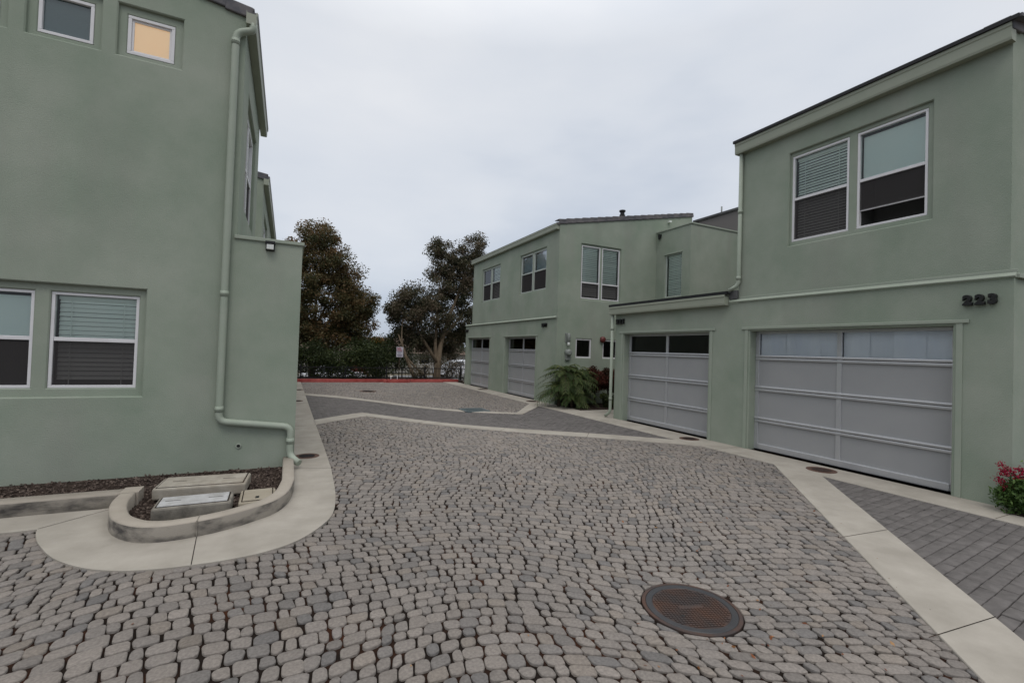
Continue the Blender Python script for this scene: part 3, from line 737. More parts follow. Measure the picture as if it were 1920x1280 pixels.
def rake(root, pl, u0, u1, z0, z1, d=.04, w=.30, out_=.035, below=.0):
    """row of edge tiles climbing a gable"""
    m_ = MB(); L = math.hypot(u1-u0, z1-z0); n = max(1, int(round(L/w))); dr = (pl.U*(u1-u0)+Z*(z1-z0)).normalized(); nn = pl.N.cross(dr).normalized()
    if nn.z < 0: nn = -nn
    for i in range(n):
        t0 = i/n; c = pl.p(u0+(u1-u0)*(t0+.5/n), z0+(z1-z0)*(t0+.5/n), 0); tl = L/n; k = .012*((i % 2)-.5)
        q = dr-nn*.07; q.normalize(); n2 = pl.N.cross(q).normalized(); n2 = n2 if n2.z > 0 else -n2
        m_.obox(c+pl.N*(out_-d/2+.002)+n2*(.055+k*.2), (q, pl.N, n2), (tl/2+.004, d/2, .075), .014)
        m_.obox(c-pl.N*.10+n2*(.118+k*.2), (q, pl.N, n2), (tl/2+.012, .12, .012), .004)
    return build('edge_tiles', m_, M['tile'], root)
def roof_slab(root, pts, th=.10, material='tile', name='roof'):
    m_ = MB(); P = [Vector(p) for p in pts]; b = len(m_.v); n = len(P)
    for p in P: m_.vert(p)
    for p in P: m_.vert(p-Z*th)
    m_.face(range(n)); m_.face(list(range(n, 2*n))[::-1])
    for i in range(n): m_.face((i, (i+1) % n, n+(i+1) % n, n+i))
    return build(name, m_, M[material], root)
def ledge(root, pl, ua, ub, z, h=.06, proj=.05):
    m_ = MB(); prof = [(0, z-h), (proj*.8, z-h), (proj, z-h+.012), (proj, z-.03), (0, z+.012)]
    a = [m_.vert(pl.p(ua, zz, -d-.002)) for d, zz in prof]; b = [m_.vert(pl.p(ub, zz, -d-.002)) for d, zz in prof]; n = len(prof)
    for i in range(n): m_.face((a[i], a[(i+1) % n], b[(i+1) % n], b[i]))
    m_.face(a[::-1]); m_.face(b)
    return build('ledge', m_, M['trim'], root)
SL = .195

# ------------------------------------------------------------------ left front house
YF = 6.9
root = thing('townhouse', (-4.5, 9, 0), 'sage green stucco townhouse filling the left side with small square windows high up', 'house', 'sage green townhouses')
pl = YM(YF); mb = MB(); eav = 5.86
wl = [(-2.41, -1.612), (-3.345, -2.548)]
wins_low = [(a, b, 1.06, 2.15, .02) for a, b in wl]
upw = [(-1.93, -1.295, 4.97, 5.585, .045, [(-1.845, -1.385, 5.03, 5.49, .02)]), (-2.72, -2.075, 4.97, 5.585, .045, [(-2.635, -2.155, 5.03, 5.5, .02)]), (-3.51, -2.865, 4.97, 5.585, .045, [(-3.425, -2.945, 5.03, 5.5, .02)])]
wall(mb, pl, -9, -.63, 0, eav+SL*8.37, eav, ops=[(-3.47, -1.535, .965, 2.235, .06, wins_low)]+upw)
wall(mb, pl, -.63, .14, 0, 2.985)
wall(mb, XP(-.63), YF, 10.1, 2.9, eav, ops=[(7.65, 9.45, 3.55, 5.2, .05, [(7.75, 8.52, 3.65, 5.1, .02), (8.58, 9.35, 3.65, 5.1, .02)])])
wall(mb, XP(.14), YF, 21.6, 0, 2.985); wall(mb, YP(21.6), -9, .14, 0, 2.985); wall(mb, YP(10.1), -9, -.63, 2.9, eav+SL*8.37, eav)
mb.poly([(-9, YF+.01, 2.97), (.135, YF+.01, 2.97), (.135, 21.59, 2.97), (-9, 21.59, 2.97)], (0, 0, 1))
wall(mb, Plane((-9, 0, 0), (0, 1, 0), (-1, 0, 0)), YF, 21.6, 0, 2.985); wall(mb, Plane((-9, 0, 0), (0, 1, 0), (-1, 0, 0)), YF, 10.1, 2.9, eav+SL*8.37)
build('wall', mb, M['stucco'], root)
for a, b in wl: window(root, pl, a, b, 1.06, 2.15, 1.615, .115, 'slats' if a > -2.5 else 'shade', tilt=.3, slat=.052)
for i, (ra, rb) in enumerate(((-1.845, -1.385), (-2.635, -2.155), (-3.425, -2.945))):
    if i == 0:
        fo = window(root, pl, ra, rb, 5.03, 5.49, None, .08, 'amber', fw_=.035, glass='glassclear', label='square window glowing amber with a paper shade behind it')
        q = MB()
        for a_ in (0, 1): pl.bar(q, ra+.035, rb-.035, (5.065 if a_ else 5.455-.022), (5.087 if a_ else 5.455), .065, .09, .003); pl.bar(q, (ra+.035 if a_ else rb-.057), (ra+.057 if a_ else rb-.035), 5.087, 5.433, .065, .09, .003)
        build('inner_sash', q, M['vinyl'], fo)
    else: window(root, pl, ra, rb, 5.03, 5.5, None, .08, 'none', fw_=.034, glass='glassteal')
ps = XP(-.63)
for a, b in ((7.75, 8.52), (8.58, 9.35)): window(root, ps, a, b, 3.65, 5.1, 4.35, .085, 'shade', glass='glassbright')
roof_slab(root, [(-.50, YF-.02, eav+.06), (-.50, 10.45, eav+.06), (-9, 10.45, eav+.06+SL*8.5), (-9, YF-.02, eav+.06+SL*8.5)], .07)
rake(root, pl, -.575, -9, eav-.02, eav-.02+SL*8.425)
gutter(root, ps, 6.80, 10.42, 5.72, 5.885, .125)
py = YF-.055
downspout(root, [(-.55, 6.84, 5.74), (-.55, 6.84, 5.66), (-.735, py, 5.58), (-.735, py, .645), (.085, py, .545), (.085, py, .16), (.20, py-.13, .085)], .043, bands=[((-.735, py, 5.46), Z), ((-.735, py, 2.25), Z), ((-.735, py, .80), Z), ((.085, py, .36), Z)])
q = MB(); q.obox((-.25, YF-.004, 2.993), (Vector((1, 0, 0)), Vector((0, 1, 0)), Z), (.41, .022, .022), .006); q.box(.125, .165, YF+.02, 21.6, 2.971, 3.015); build('wall_cap', q, M['trim'], root)
q = MB(); q.lathe([(.020, -.03), (.030, -.03), (.033, .012), (.021, .014), (.020, -.02)], (-.512, YF, .317), 20, (0, -1, 0)); build('drain_pipe', q, M['pipe'], root)
q = MB(); q.lathe([(.0195, .0), (.0195, .004)], (-.512, YF-.002, .317), 16, (0, -1, 0)); build('drain_opening', q, M['black'], root)
# floodlight on the wall cap
t = thing('floodlight', (-.248, YF, 2.86), 'black floodlight with a clear ribbed lens on top edge of the left wing', 'wall lamp')
q = MB(); q.box(-.305, -.19, YF-.09, YF-.005, 2.935, 2.975, .006); q.box(-.30, -.195, YF-.03, YF-.004, 2.855, 2.936, .004); build('housing', q, M['black'], t)
q = MB()
for i in range(5): x = -.288+i*.0165; q.box(x, x+.0155, YF-.085, YF-.032, 2.868, 2.933, .004)
build('lens', q, M['lamplens'], t)

# ------------------------------------------------------------------ left rear house
root = thing('townhouse', (-4.5, 17, 0), 'green townhouse behind the left one showing only its gable and gutter above the wall', 'house', 'sage green townhouses')
mb = MB(); e2 = 5.62; pl = YM(12.75)
wall(mb, pl, -9, -.66, 2.98, e2+SL*8.34, e2)
wall(mb, XP(-.66), 12.75, 21.5, 2.98, e2, ops=[(13.7, 15.6, 3.55, 5.0, .05, [(13.8, 14.62, 3.65, 4.9, .02), (14.68, 15.5, 3.65, 4.9, .02)])])
wall(mb, YP(21.5), -9, -.66, 2.98, e2+SL*8.34, e2); wall(mb, Plane((-9, 0, 0), (0, 1, 0), (-1, 0, 0)), 12.75, 21.5, 2.98, e2+SL*8.34)
build('wall', mb, M['stucco'], root)
for a, b in ((13.8, 14.62), (14.68, 15.5)): window(root, XP(-.66), a, b, 3.65, 4.9, 4.3, .085, 'shade', glass='glassbright')
roof_slab(root, [(-.53, 12.73, e2+.06), (-.53, 21.6, e2+.06), (-9, 21.6, e2+.06+SL*8.47), (-9, 12.73, e2+.06+SL*8.47)], .07)
rake(root, pl, -.60, -9, e2-.02, e2-.02+SL*8.4)
gutter(root, XP(-.66), 12.68, 21.5, 5.46, 5.63, .125)

# ------------------------------------------------------------------ right house 221 / 223
root = thing('townhouse', (10.5, 5.5, 0), 'green townhouse on the right with two pale garage doors and a large upper window pair', 'house', 'sage green townhouses')
XW = 7.59; pl = XM(XW); mb = MB(); er = 5.52
G223 = (2.87, 5.74); G221 = (6.66, 9.26); GT = 2.15; DD = .19
wall(mb, pl, 2.32, 9.59, 0, 2.69, ops=[(G223[0], G223[1], 0, GT, DD), (G221[0], G221[1], 0, GT, DD)])
pu = XM(XW+.045)
uw = [(4.17, 5.06, 3.66, 5.115, .02), (3.19, 4.055, 3.66, 5.115, .02)]
wall(mb, pu, 2.32+.045, 6.03, 2.68, 5.70, ops=[(3.12, 5.09, 3.585, 5.18, .045, uw)])
sh = 5.70
wall(mb, YM(2.32), XW, 13, 0, 2.69); wall(mb, YM(2.32+.045), XW+.045, 13, 2.68, sh, sh+SL*5.365)
wall(mb, YP(6.03), XW+.045, 13, 2.68, sh, sh+SL*5.365); wall(mb, YP(9.59), XW, 11.6, 0, 2.69, 3.3); wall(mb, XP(13), 2.32, 6.03, 0, sh+SL*5.365)
mb.poly([(XW, 2.32, 2.688), (13, 2.32, 2.688), (13, 6.2, 2.688), (XW, 6.2, 2.688)], (0, 0, 1))
build('wall', mb, M['stucco'], root)
for i, (a, b) in enumerate(((4.17, 5.06), (3.19, 4.055))): window(root, pu, a, b, 3.66, 5.115, 4.38, .085, 'slats' if i == 0 else 'shade', lower='screen' if i == 0 else 'open', slat=.046, tilt=.5, label=None if i == 0 else 'upper window with its lower sash raised a little')
garage_door(root, pl, *G223, GT, DD, 'paper', label='wide garage door with white paper behind its top panes')
garage_door(root, pl, *G221, GT, DD, 'dark', label='garage door with dark glass top panes')
roof_slab(root, [(XW-.095, 2.25, sh+.052), (XW-.095, 6.12, sh+.052), (13.1, 6.12, sh+.03+SL*5.62), (13.1, 2.25, sh+.03+SL*5.62)], .04)
q = MB(); q.box(XW-.112, XW-.0965, 2.27, 6.11, sh+.009, sh+.056); build('roof_edge', q, M['black'], root)
rake(root, YM(2.365), XW-.06, 13, sh-.06, sh-.06+SL*5.4)
gutter(root, pu, 2.34, 6.09, 5.50, 5.705, .13)
downspout(root, [(XW+.0, 6.00, 5.52), (XW+.0, 6.00, 3.02), (XW-.06, 6.16, 2.93)], .036, bands=[((XW+.0, 6.00, 3.15), Z), ((XW, 6.0, 4.4), Z)], elbow=.14)
ledge(root, pl, 2.30, 6.18, 2.745, .045, .034)
q = MB(); q.obox((10.3, 2.32, 2.72), (Vector((1, 0, 0)), Vector((0, 1, 0)), Z), (2.68, .04, .027), .006); build('side_ledge', q, M['trim'], root)
q = MB(); pu.bar(q, 2.30, 6.0, 2.76, 2.80, -.012, -.001, .004); build('flashing', q, M['trim'], root)
roof_slab(root, [(XW-.073, 6.14, 2.912), (XW-.073, 9.76, 2.912), (11.55, 9.76, 2.912+.15*4.05), (11.55, 6.14, 2.912+.15*4.05)], .035, 'roofdark', 'garage_roof')
q = MB(); q.box(XW-.125, XW-.075, 6.16, 9.75, 2.856, 2.915); build('roof_edge', q, M['black'], root)
gutter(root, pl, 6.20, 9.72, 2.655, 2.852, .14)
q = MB(); q.box(XW-.02, XW+.04, 6.02, 6.19, 2.76, 2.93, .01); build('roof_flashing_box', q, M['roofdark'], root)
downspout(root, [(XW-.06, 9.655, 2.68), (XW-.06, 9.655, .16), (XW-.10, 9.80, .05)], .038, bands=[((XW-.06, 9.655, 2.3), Z), ((XW-.06, 9.655, .5), Z)])

# ------------------------------------------------------------------ middle house 217 / 219 with rear wing
root = thing('townhouse', (10.4, 16.5, 0), 'green townhouse in the middle distance with a tiled gable roof and two narrow garage doors', 'house', 'sage green townhouses')
mb = MB(); YG = 12.5; em = 5.62
GA, GB = (13.87, 16.32), (17.86, 20.34)
wall(mb, pl, YG, 20.72, 0, 2.72, ops=[(*GA, 0, GT, DD), (*GB, 0, GT, DD)])
pm = XM(XW+.012)
mw = [(13.32, 15.24, 3.70, 5.13, .04, [(13.36, 14.24, 3.74, 5.09, .015), (14.32, 15.2, 3.74, 5.09, .015)]), (17.02, 18.92, 3.70, 5.13, .04, [(17.06, 17.93, 3.74, 5.09, .015), (18.01, 18.88, 3.74, 5.09, .015)])]
wall(mb, pm, YG, 19.95, 2.71, em+.08, ops=mw)
pg = YM(YG); tw = [(8.47, 9.2, 3.42, 5.14, .02), (9.28, 10.0, 3.42, 5.14, .02)]
wall(mb, pg, XW, 13.25, 0, em+.06, em+.06+SL*5.66, ops=[(8.43, 10.04, 3.38, 5.19, .04, tw), (8.32, 8.92, 1.49, 2.11, .05), (9.38, 9.98, 1.49, 2.11, .05)])
wall(mb, YP(20.72), XW, 13.25, 0, 2.72); wall(mb, YP(19.95), XW, 13.25, 2.71, em+.06, em+.06+SL*5.66); wall(mb, XP(13.25), YG, 20.7, 0, em+.06+SL*5.66)
mb.poly([(XW, 19.9, 2.715), (13.2, 19.9, 2.715), (13.2, 20.72, 2.715), (XW, 20.72, 2.715)], (0, 0, 1))
# wing
pw = XM(11.58); wall(mb, pw, 10.95, YG, 0, 5.96, ops=[(11.33, 12.07, 3.64, 5.08, .06)])
wall(mb, YM(10.95), 11.58, 16, 0, 5.96)
mb.poly([(11.6, 10.97, 5.93), (16, 10.97, 5.93), (16, YG, 5.93), (11.6, YG, 5.93)], (0, 0, 1)); wall(mb, XP(16), 10.95, YG, 0, 5.96); wall(mb, YP(YG+.01), 13.26, 16, 0, 5.96)
build('wall', mb, M['stucco'], root)
for a, b in ((13.36, 14.24), (14.32, 15.2)): window(root, pm, a, b, 3.74, 5.09, 4.42, .075, 'shade', glass='glassbright', frame='vinylgreen')  # pale shade colour stands in for bright sky reflected in these panes
for i, (a, b) in enumerate(((17.06, 17.93), (18.01, 18.88))): window(root, pm, a, b, 3.74, 5.09, 4.45, .075, 'slats' if i == 0 else 'none', frame='vinylgreen', slat=.06)
for a, b in ((8.47, 9.2), (9.28, 10.0)): window(root, pg, a, b, 3.42, 5.14, 3.94, .075, 'slats', slat=.06, tilt=.3, frame='vinyl')
for a, b in ((8.32, 8.92), (9.38, 9.98)): window(root, pg, a, b, 1.49, 2.11, None, .06, 'none', glass='glassdark', fw_=.045)
window(root, pw, 11.33, 12.07, 3.64, 5.08, None, .07, 'slats', slat=.055, tilt=.35, frame='vinylgreen')
q = MB(); pw.bar(q, 11.29, 12.11, 5.085, 5.13, -.03, -.001, .006); pw.bar(q, 11.29, 12.11, 3.59, 3.635, -.03, -.001, .006); build('window_trim', q, M['trim'], root)
q = MB(); q.box(11.55, 16.03, 10.92, 10.99, 5.935, 5.985, .006); q.box(11.55, 11.62, 10.99, YG-.002, 5.935, 5.985, .006); build('parapet_cap', q, M['trim'], root)
for g_ in (GA, GB): garage_door(root, pl, *g_, GT, DD, 'dark')
roof_slab(root, [(XW-.10, YG-.02, em+.11), (XW-.10, 20.05, em+.11), (13.3, 20.05, em+.11+SL*5.8), (13.3, YG-.02, em+.11+SL*5.8)], .07)
rake(root, pg, XW-.03, 13.28, em+.08, em+.08+SL*5.7)
gutter(root, pm, YG+.02, 20.02, 5.53, 5.70, .13)
ledge(root, pl, YG+.02, 20.70, 2.785, .06, .05)
q = MB(); q.lathe([(.06, 0), (.06, .28), (.10, .28), (.10, .32), (.075, .34), (.075, .42), (.11, .44), (.11, .48), (.05, .5)], (10.35, 12.9, 6.18), 16); build('vent_pipe', q, M['black'], root)
q = MB(); pg.bar(q, 7.80, 8.26, 1.22, 1.95, -.012, -.001, .006); build('meter_panel', q, M['stucco'], root)
q = MB(); q.obox((12.1, 12.44, 6.42), (Vector((1, 0, 0)), Vector((0, 1, 0)), Z), (.05, .055, .03), .01); build('roof_spotlight', q, M['lamplens'], root)
q = MB(); q.obox((11.52, 12.30, 5.80), (Vector((1, 0, 0)), Vector((0, 1, 0)), Z), (.055, .035, .06), .01); q.obox((11.50, 12.30, 5.72), (Vector((1, 0, 0)), Vector((0, 1, 0)), Z), (.03, .025, .05), .01); build('overflow_spout', q, M['black'], root)
# fixtures on its gable wall
t = thing('wall_lamp', (7.97, YG, 1.98), 'small metal wall lantern above the meter on the middle house', 'wall lamp')
q = MB(); q.box(7.90, 7.98, YG-.03, YG-.003, 1.97, 2.27, .008); build('backplate', q, M['meter'], t)
q = MB(); q.lathe([(.03, -.14), (.055, -.12), (.055, .10), (.035, .13), (.01, .14)], (7.985, YG-.09, 2.12), 16, smooth=True); build('lantern', q, M['meter'], t)
q = MB(); q.lathe([(.035, .0), (.04, .01), (.04, .09), (.03, .1)], (7.985, YG-.09, 1.88), 14, smooth=True); build('shade', q, M['lamplens'], t)
t = thing('electric_meter', (8.0, YG, 1.65), 'grey electric meter with a round glass dial on the middle house', 'meter')
q = MB(); q.obox((8.0, YG-.045, 1.55), (Vector((1, 0, 0)), Vector((0, 1, 0)), Z), (.09, .03, .14), .01); build('case', q, M['meter'], t)
q = MB(); q.lathe([(.115, .0), (.115, .05), (.10, .08), (.09, .13), (.06, .15)], (8.0, YG-.02, 1.65), 24, (0, -1, 0), True); build('dial', q, M['meter'], t)
t = thing('alarm_bell', (9.34, YG, 2.09), 'red fire alarm bell beside the small ground floor window', 'alarm bell')
q = MB(); q.lathe([(.10, .0), (.105, .03), (.09, .07), (.05, .09), (.01, .095)], (9.34, YG-.02, 2.11), 24, (0, -1, 0), True); build('gong', q, M['redbell'], t)
q = MB(); q.box(9.26, 9.42, YG-.021, YG-.003, 2.03, 2.19, .004); build('base', q, M['redbell'], t)

# ------------------------------------------------------------------ grey brown block behind
root = thing('apartment_block', (18, 11, 0), 'grey brown block with a flat coping seen between the two right houses', 'building')
mb = MB(); wall(mb, XM(15.3), 3, 14.3, 0, 7.30); wall(mb, YM(3), 15.3, 22, 0, 7.30); wall(mb, YP(14.3), 15.3, 22, 0, 7.30); wall(mb, XP(22), 3, 14.3, 0, 7.3); mb.poly([(15.3, 3, 7.29), (22, 3, 7.29), (22, 14.3, 7.29), (15.3, 14.3, 7.29)], (0, 0, 1)); build('wall', mb, M['brownwall'], root)
q = MB(); q.box(15.24, 15.36, 2.95, 14.35, 7.302, 7.40, .01); build('coping', q, M['roofdark'], root)
q = MB(); q.tube([(15.6, 13.2, 7.3), (15.6, 13.2, 7.75)], .03, 8); build('vent_pipe', q, M['meter'], root)

# ------------------------------------------------------------------ house numbers
def text_mesh(txt, size, ext, bold):
    c = bpy.data.curves.new('numeral', 'FONT'); c.body = txt; c.size = size; c.extrude = ext; c.offset = bold; c.bevel_depth = .003; c.bevel_resolution = 1; c.resolution_u = 4; c.align_x = 'CENTER'; c.align_y = 'CENTER'
    o = bpy.data.objects.new('numeral', c); COL.objects.link(o); dg = bpy.context.evaluated_depsgraph_get(); me = bpy.data.meshes.new_from_object(o.evaluated_get(dg)); bpy.data.objects.remove(o); bpy.data.curves.remove(c); return me
def put_text(name, txt, size, pos, U, Nn, ext, bold, material, parent):
    me = text_mesh(txt, size, ext, bold); U = Vector(U); Nn = Vector(Nn); pos = Vector(pos); off_ = root_loc(parent) if parent else Vector()
    Vv = U*0
    for v in me.vertices: p = pos+U*v.co.x+Z*v.co.y+Nn*v.co.z-off_; v.co = p
    me.materials.clear(); me.materials.append(material); me.update(); o = link(name, me, parent); return o
def number(txt, yc, zc, label, step=.114, size=.155):
    t = thing('house_number', (XW, yc, zc), label, 'house number', 'black house numbers by the garages')
    for i, ch in enumerate(txt): put_text('digit', ch, size, (XW-.030, yc-(i-1)*step, zc), (0, -1, 0), (-1, 0, 0), .022, .009, M['numeral'], t)
number('223', 2.605, 2.452, 'black numerals 223 on the pillar right of the wide garage door')
number('221', 9.38, 2.47, 'black numerals 221 under the gutter at the corner downspout')
number('219', 13.25, 2.52, 'black numerals 219 right of the garage beside the palm')
number('217', 20.52, 2.50, 'black numerals 217 at the far corner of the middle house')

# ------------------------------------------------------------------ plants
def leaves(name, C, size, tones, material, parent, asp=.5, upbias=.3, dirs=None):
    C = np.asarray(C); n = len(C); s_ = RNG.uniform(size[0], size[1], n)[:, None]
    a = RNG.normal(size=(n, 3)) if dirs is None else dirs+RNG.normal(size=(n, 3))*.35
    a /= np.linalg.norm(a, axis=1)[:, None]; b = RNG.normal(size=(n, 3)); b[:, 2] *= (1-upbias); b -= a*(a*b).sum(1)[:, None]; b /= np.linalg.norm(b, axis=1)[:, None]
    V = np.stack([C-a*s_*.5, C+b*s_*asp*.5, C+a*s_*.5, C-b*s_*asp*.5], 1).reshape(-1, 3)
    return fastmesh(name, V, np.full(n, 4), np.arange(4*n), material, parent, attrs=[('tone', 'FLOAT', np.clip(tones, 0, 1))])
DENS = 6.0
def crown_points(blobs, spread=.28, per=26):
    P = []; T = []
    for (cx, cy, cz, rx, ry, rz, n) in blobs:
        d = RNG.normal(size=(n, 3)); d /= np.linalg.norm(d, axis=1)[:, None]; r = RNG.random(n)**.45
        c = np.array([cx, cy, cz])+d*r[:, None]*np.array([rx, ry, rz]); tb = RNG.normal(.45, .2, n)
        for q, t in zip(c, tb):
            k = int(per*DENS*RNG.uniform(.4, 1.5)); e_ = RNG.normal(size=(k, 3)); e_ *= (RNG.random(k)**.5/np.linalg.norm(e_, axis=1))[:, None]; P.append(q+e_*spread*RNG.uniform(1.1, 2.5)*np.array([1, 1, .8])); T.append(t+RNG.normal(0, .16, k))
    return np.vstack(P), np.concatenate(T)
def limb(mb, pts, r0, r1, seg=8):
    P = pipe_path(pts, .5, 4); n = len(P); mb.tube(P, 0, seg, rs=[r0+(r1-r0)*i/(n-1) for i in range(n)])
def tree(name, base, blobs, material, bark, label, trunk, group=None, size=(.075, .15), per=26, spread=.25, tonebias=.12):
    t = thing(name, base, label, 'tree', group); m_ = MB()
    for pts_, r0, r1 in trunk: limb(m_, pts_, r0, r1)
    build('trunk', m_, bark, t)
    P, T = crown_points(blobs, spread, per); leaves('crown', P, size, T+tonebias, material, t)
    return t
# left tree: broad, dense, rust brown at mid height
bx, by = 1.15, 25.3
tree('shade_tree', (bx, by, -.2), [(1.2, 26.0, 7.05, 1.0, 1.1, 1.3, 44), (2.0, 26, 5.9, 1.3, 1.3, 1.1, 44), (.3, 26, 5.6, 1.3, 1.3, 1.4, 40), (2.9, 26, 4.9, 1.0, 1.1, 1.0, 34), (1.2, 25.8, 4.6, 1.7, 1.5, 1.3, 60), (-.6, 26, 4.2, 1.4, 1.4, 1.6, 40), (2.7, 25.9, 3.6, 1.35, 1.3, 1.1, 46), (3.4, 26, 4.1, .8, .8, .7, 18), (1.0, 25.6, 3.2, 1.7, 1.4, 1.1, 50), (3.4, 26, 2.6, .9, 1, .7, 20), (0, 26, 2.6, 1.5, 1.3, .9, 40), (1.3, 25.6, 2.1, 1.5, 1.1, .7, 40), (2.8, 25.8, 2.2, 1.2, 1, .8, 34), (3.9, 26.2, 3.2, .55, .7, .9, 14)],
     M['leaf_tree'], M['barkdark'], 'tall dense brown green tree rising beside the left wing beyond the red kerb',
     [([(bx, by, -.3), (bx+.05, by, 1.2), (bx+.1, by+.2, 2.6), (bx+.1, by+.5, 5.6)], .17, .04), ([(bx+.05, by, 1.6), (bx+.7, by+.2, 2.8), (bx+1.6, by+.5, 4.3)], .09, .02), ([(bx, by, 1.8), (bx-.7, by+.3, 3), (bx-1.3, by+.5, 4.6)], .09, .02), ([(bx+.1, by, 2.4), (bx+.7, by+.5, 4), (bx+.9, by+.6, 5.8)], .07, .015), ([(bx+.1, by, 2.2), (bx+1.5, by+.2, 2.9), (bx+2.2, by+.4, 3.3)], .06, .015)], 'trees beyond the red kerb', per=30)
# right tree: several leaning stems, open crown
bx, by = 7.2, 23.9
tree('shade_tree', (bx, by, -.2), [(9.55, 25, 7.25, .85, .9, .95, 26), (8.9, 25.2, 6.2, 1.0, 1.1, 1.0, 32), (9.7, 25, 5.9, .75, .9, .9, 20), (7.55, 25, 6.9, .75, .8, .85, 22), (7.6, 25, 5.9, .85, .9, .7, 22), (8.5, 25, 7.0, .6, .7, .7, 12), (8.9, 25, 4.9, 1.2, 1.1, .9, 38), (7.6, 24.8, 4.7, 1.1, 1.1, .8, 32), (6.4, 24.6, 4.2, 1.0, 1.0, .8, 32), (5.5, 24.6, 4.35, .6, .7, .6, 16), (5.1, 24.6, 3.7, .6, .7, .5, 15), (5.6, 24.5, 3.3, 1.0, 1.0, .7, 28), (7.0, 24.5, 3.3, 1.2, 1.1, .8, 36), (8.6, 24.8, 3.5, 1.2, 1.1, .9, 36), (9.6, 25, 3.2, .9, 1, 1.1, 22), (9.3, 25, 2.3, .9, .9, .5, 14), (6.2, 24.3, 2.3, .75, .8, .45, 14), (7.6, 24.9, 2.3, 1.0, .7, .5, 26), (8.7, 25, 2.5, .9, .9, .5, 22), (6.4, 25, 1.9, .8, .6, .5, 20), (8.3, 25.6, 1.6, 1.0, .6, .45, 18), (5.7, 25, 2.5, .7, .6, .5, 16)],
     M['leaf_tree2'], M['bark'], 'multi stemmed open crowned tree with a pale trunk left of the middle house',
     [([(bx, by, -.3), (bx+.02, by, .6), (bx+.15, by+.2, 1.6), (bx+.6, by+.5, 3.0), (bx+1.6, by+1, 5.4), (bx+2.2, by+1.1, 7.2)], .21, .03), ([(bx+.03, by, .5), (bx-.1, by+.2, 1.7), (bx+.1, by+.6, 3.6), (bx+.3, by+1, 6.5)], .13, .02), ([(bx-.02, by, .9), (bx-.8, by+.3, 2.2), (bx-1.6, by+.6, 3.9)], .09, .02), ([(bx+.3, by+.3, 2.2), (bx+1.3, by+.5, 3.3), (bx+2.2, by+.9, 4.6)], .08, .02), ([(bx-1.1, by-.3, -.2), (bx-1.6, by-.1, .9), (bx-1.9, by+.2, 1.9), (bx-1.8, by+.5, 3.4)], .10, .03), ([(bx-.45, by-.5, -.1), (bx-1.1, by-.2, .5), (bx-1.7, by, 1.2), (bx-2.1, by, 2.3)], .07, .03)], 'trees beyond the red kerb', size=(.07, .14), per=29, spread=.24)
def shrub(name, blobs, material, label, per=24, size=(.06, .12), cat='shrub', spread=.27, bias=0, group=None, loc=None, stems=True):
    b0 = blobs[0]; t = thing(name, loc or (b0[0], b0[1], -.05), label, cat, group)
    if stems:
        m_ = MB()
        for b in blobs:
            for k in range(3): limb(m_, [(b[0]+RNG.normal(0, .05), b[1]+RNG.normal(0, .05), max(-.3, b[2]-b[5]-.5)), (b[0]+RNG.normal(0, .1), b[1], b[2]-b[5]*.4), (b[0]+RNG.normal(0, b[3]*.4), b[1]+RNG.normal(0, b[4]*.4), b[2]+b[5]*.4)], .022, .006, 5)
        build('stems', m_, M['barkdark'], t)
    P, T = crown_points(blobs, spread, per); P[:, 2] = np.maximum(P[:, 2], -.15); leaves('foliage', P, size, T+bias, material, t); return t
shrub('shrub', [(2.6, 23.6, .75, .9, .5, .75, 40), (3.5, 23.6, .85, .8, .5, .75, 40)], M['leaf_shrub'], 'big dark green shrub at the middle of the red kerb', group='shrubs behind the red kerb')
shrub('shrub', [(1.3, 24.2, .9, .9, .6, .9, 36), (.1, 24.2, 1.0, .9, .6, 1.0, 40)], M['leaf_shrub'], 'dark shrub under the dense tree beside the left wing', group='shrubs behind the red kerb')
shrub('shrub', [(4.35, 24.3, .8, .55, .5, .9, 30), (3.4, 24.8, 1.5, .7, .5, .6, 26)], M['leaf_shrub'], 'dark shrub just left of the parking sign', group='shrubs behind the red kerb', bias=-.1)
shrub('shrub', [(4.75, 25.2, 1.3, .5, .5, .9, 22), (5.3, 25.2, 1.6, .5, .5, .7, 16)], M['leaf_shrub'], 'dark leggy shrub behind the parking sign', group='shrubs behind the red kerb', bias=-.1)
shrub('hedge_shrub', [(.3, 28.5, 1.1, 1.4, .6, 1.2, 40), (2.2, 28.6, 1.2, 1.3, .6, 1.2, 40)], M['leaf_shrub'], 'dark hedge bush behind the dense left tree', group='hedge bushes at the back', bias=-.1)
shrub('hedge_shrub', [(4.6, 28.4, 1.1, 1.2, .6, 1.0, 34), (6.4, 28.6, 1.0, 1.1, .6, .9, 30)], M['leaf_shrub'], 'dark hedge bush behind the parking sign', group='hedge bushes at the back', bias=-.1)
shrub('hedge_shrub', [(8.6, 29.5, 1.2, 1.2, .6, .9, 24), (9.9, 29.8, 1.5, .8, .6, .7, 12)], M['leaf_tree2'], 'loose olive hedge bush behind the pale trunk', group='hedge bushes at the back')
shrub('flowering_shrub', [(4.42, 26.2, 1.75, .45, .4, .35, 20)], M['leaf_yellow'], 'yellow orange flowering shrub glimpsed between the two trees', bias=.25)
shrub('dry_shrub', [(7.9, 24.2, .55, .45, .3, .5, 9), (8.6, 24.2, .5, .5, .3, .55, 9)], M['leaf_tree2'], 'sparse dry shrub by the fence right of the pale trunk', per=16, bias=.35)
shrub('dry_shrub', [(6.2, 23.3, .4, .4, .3, .35, 8)], M['leaf_tree2'], 'sparse low shrub by the fence left of the pale trunk', per=14, bias=.3)
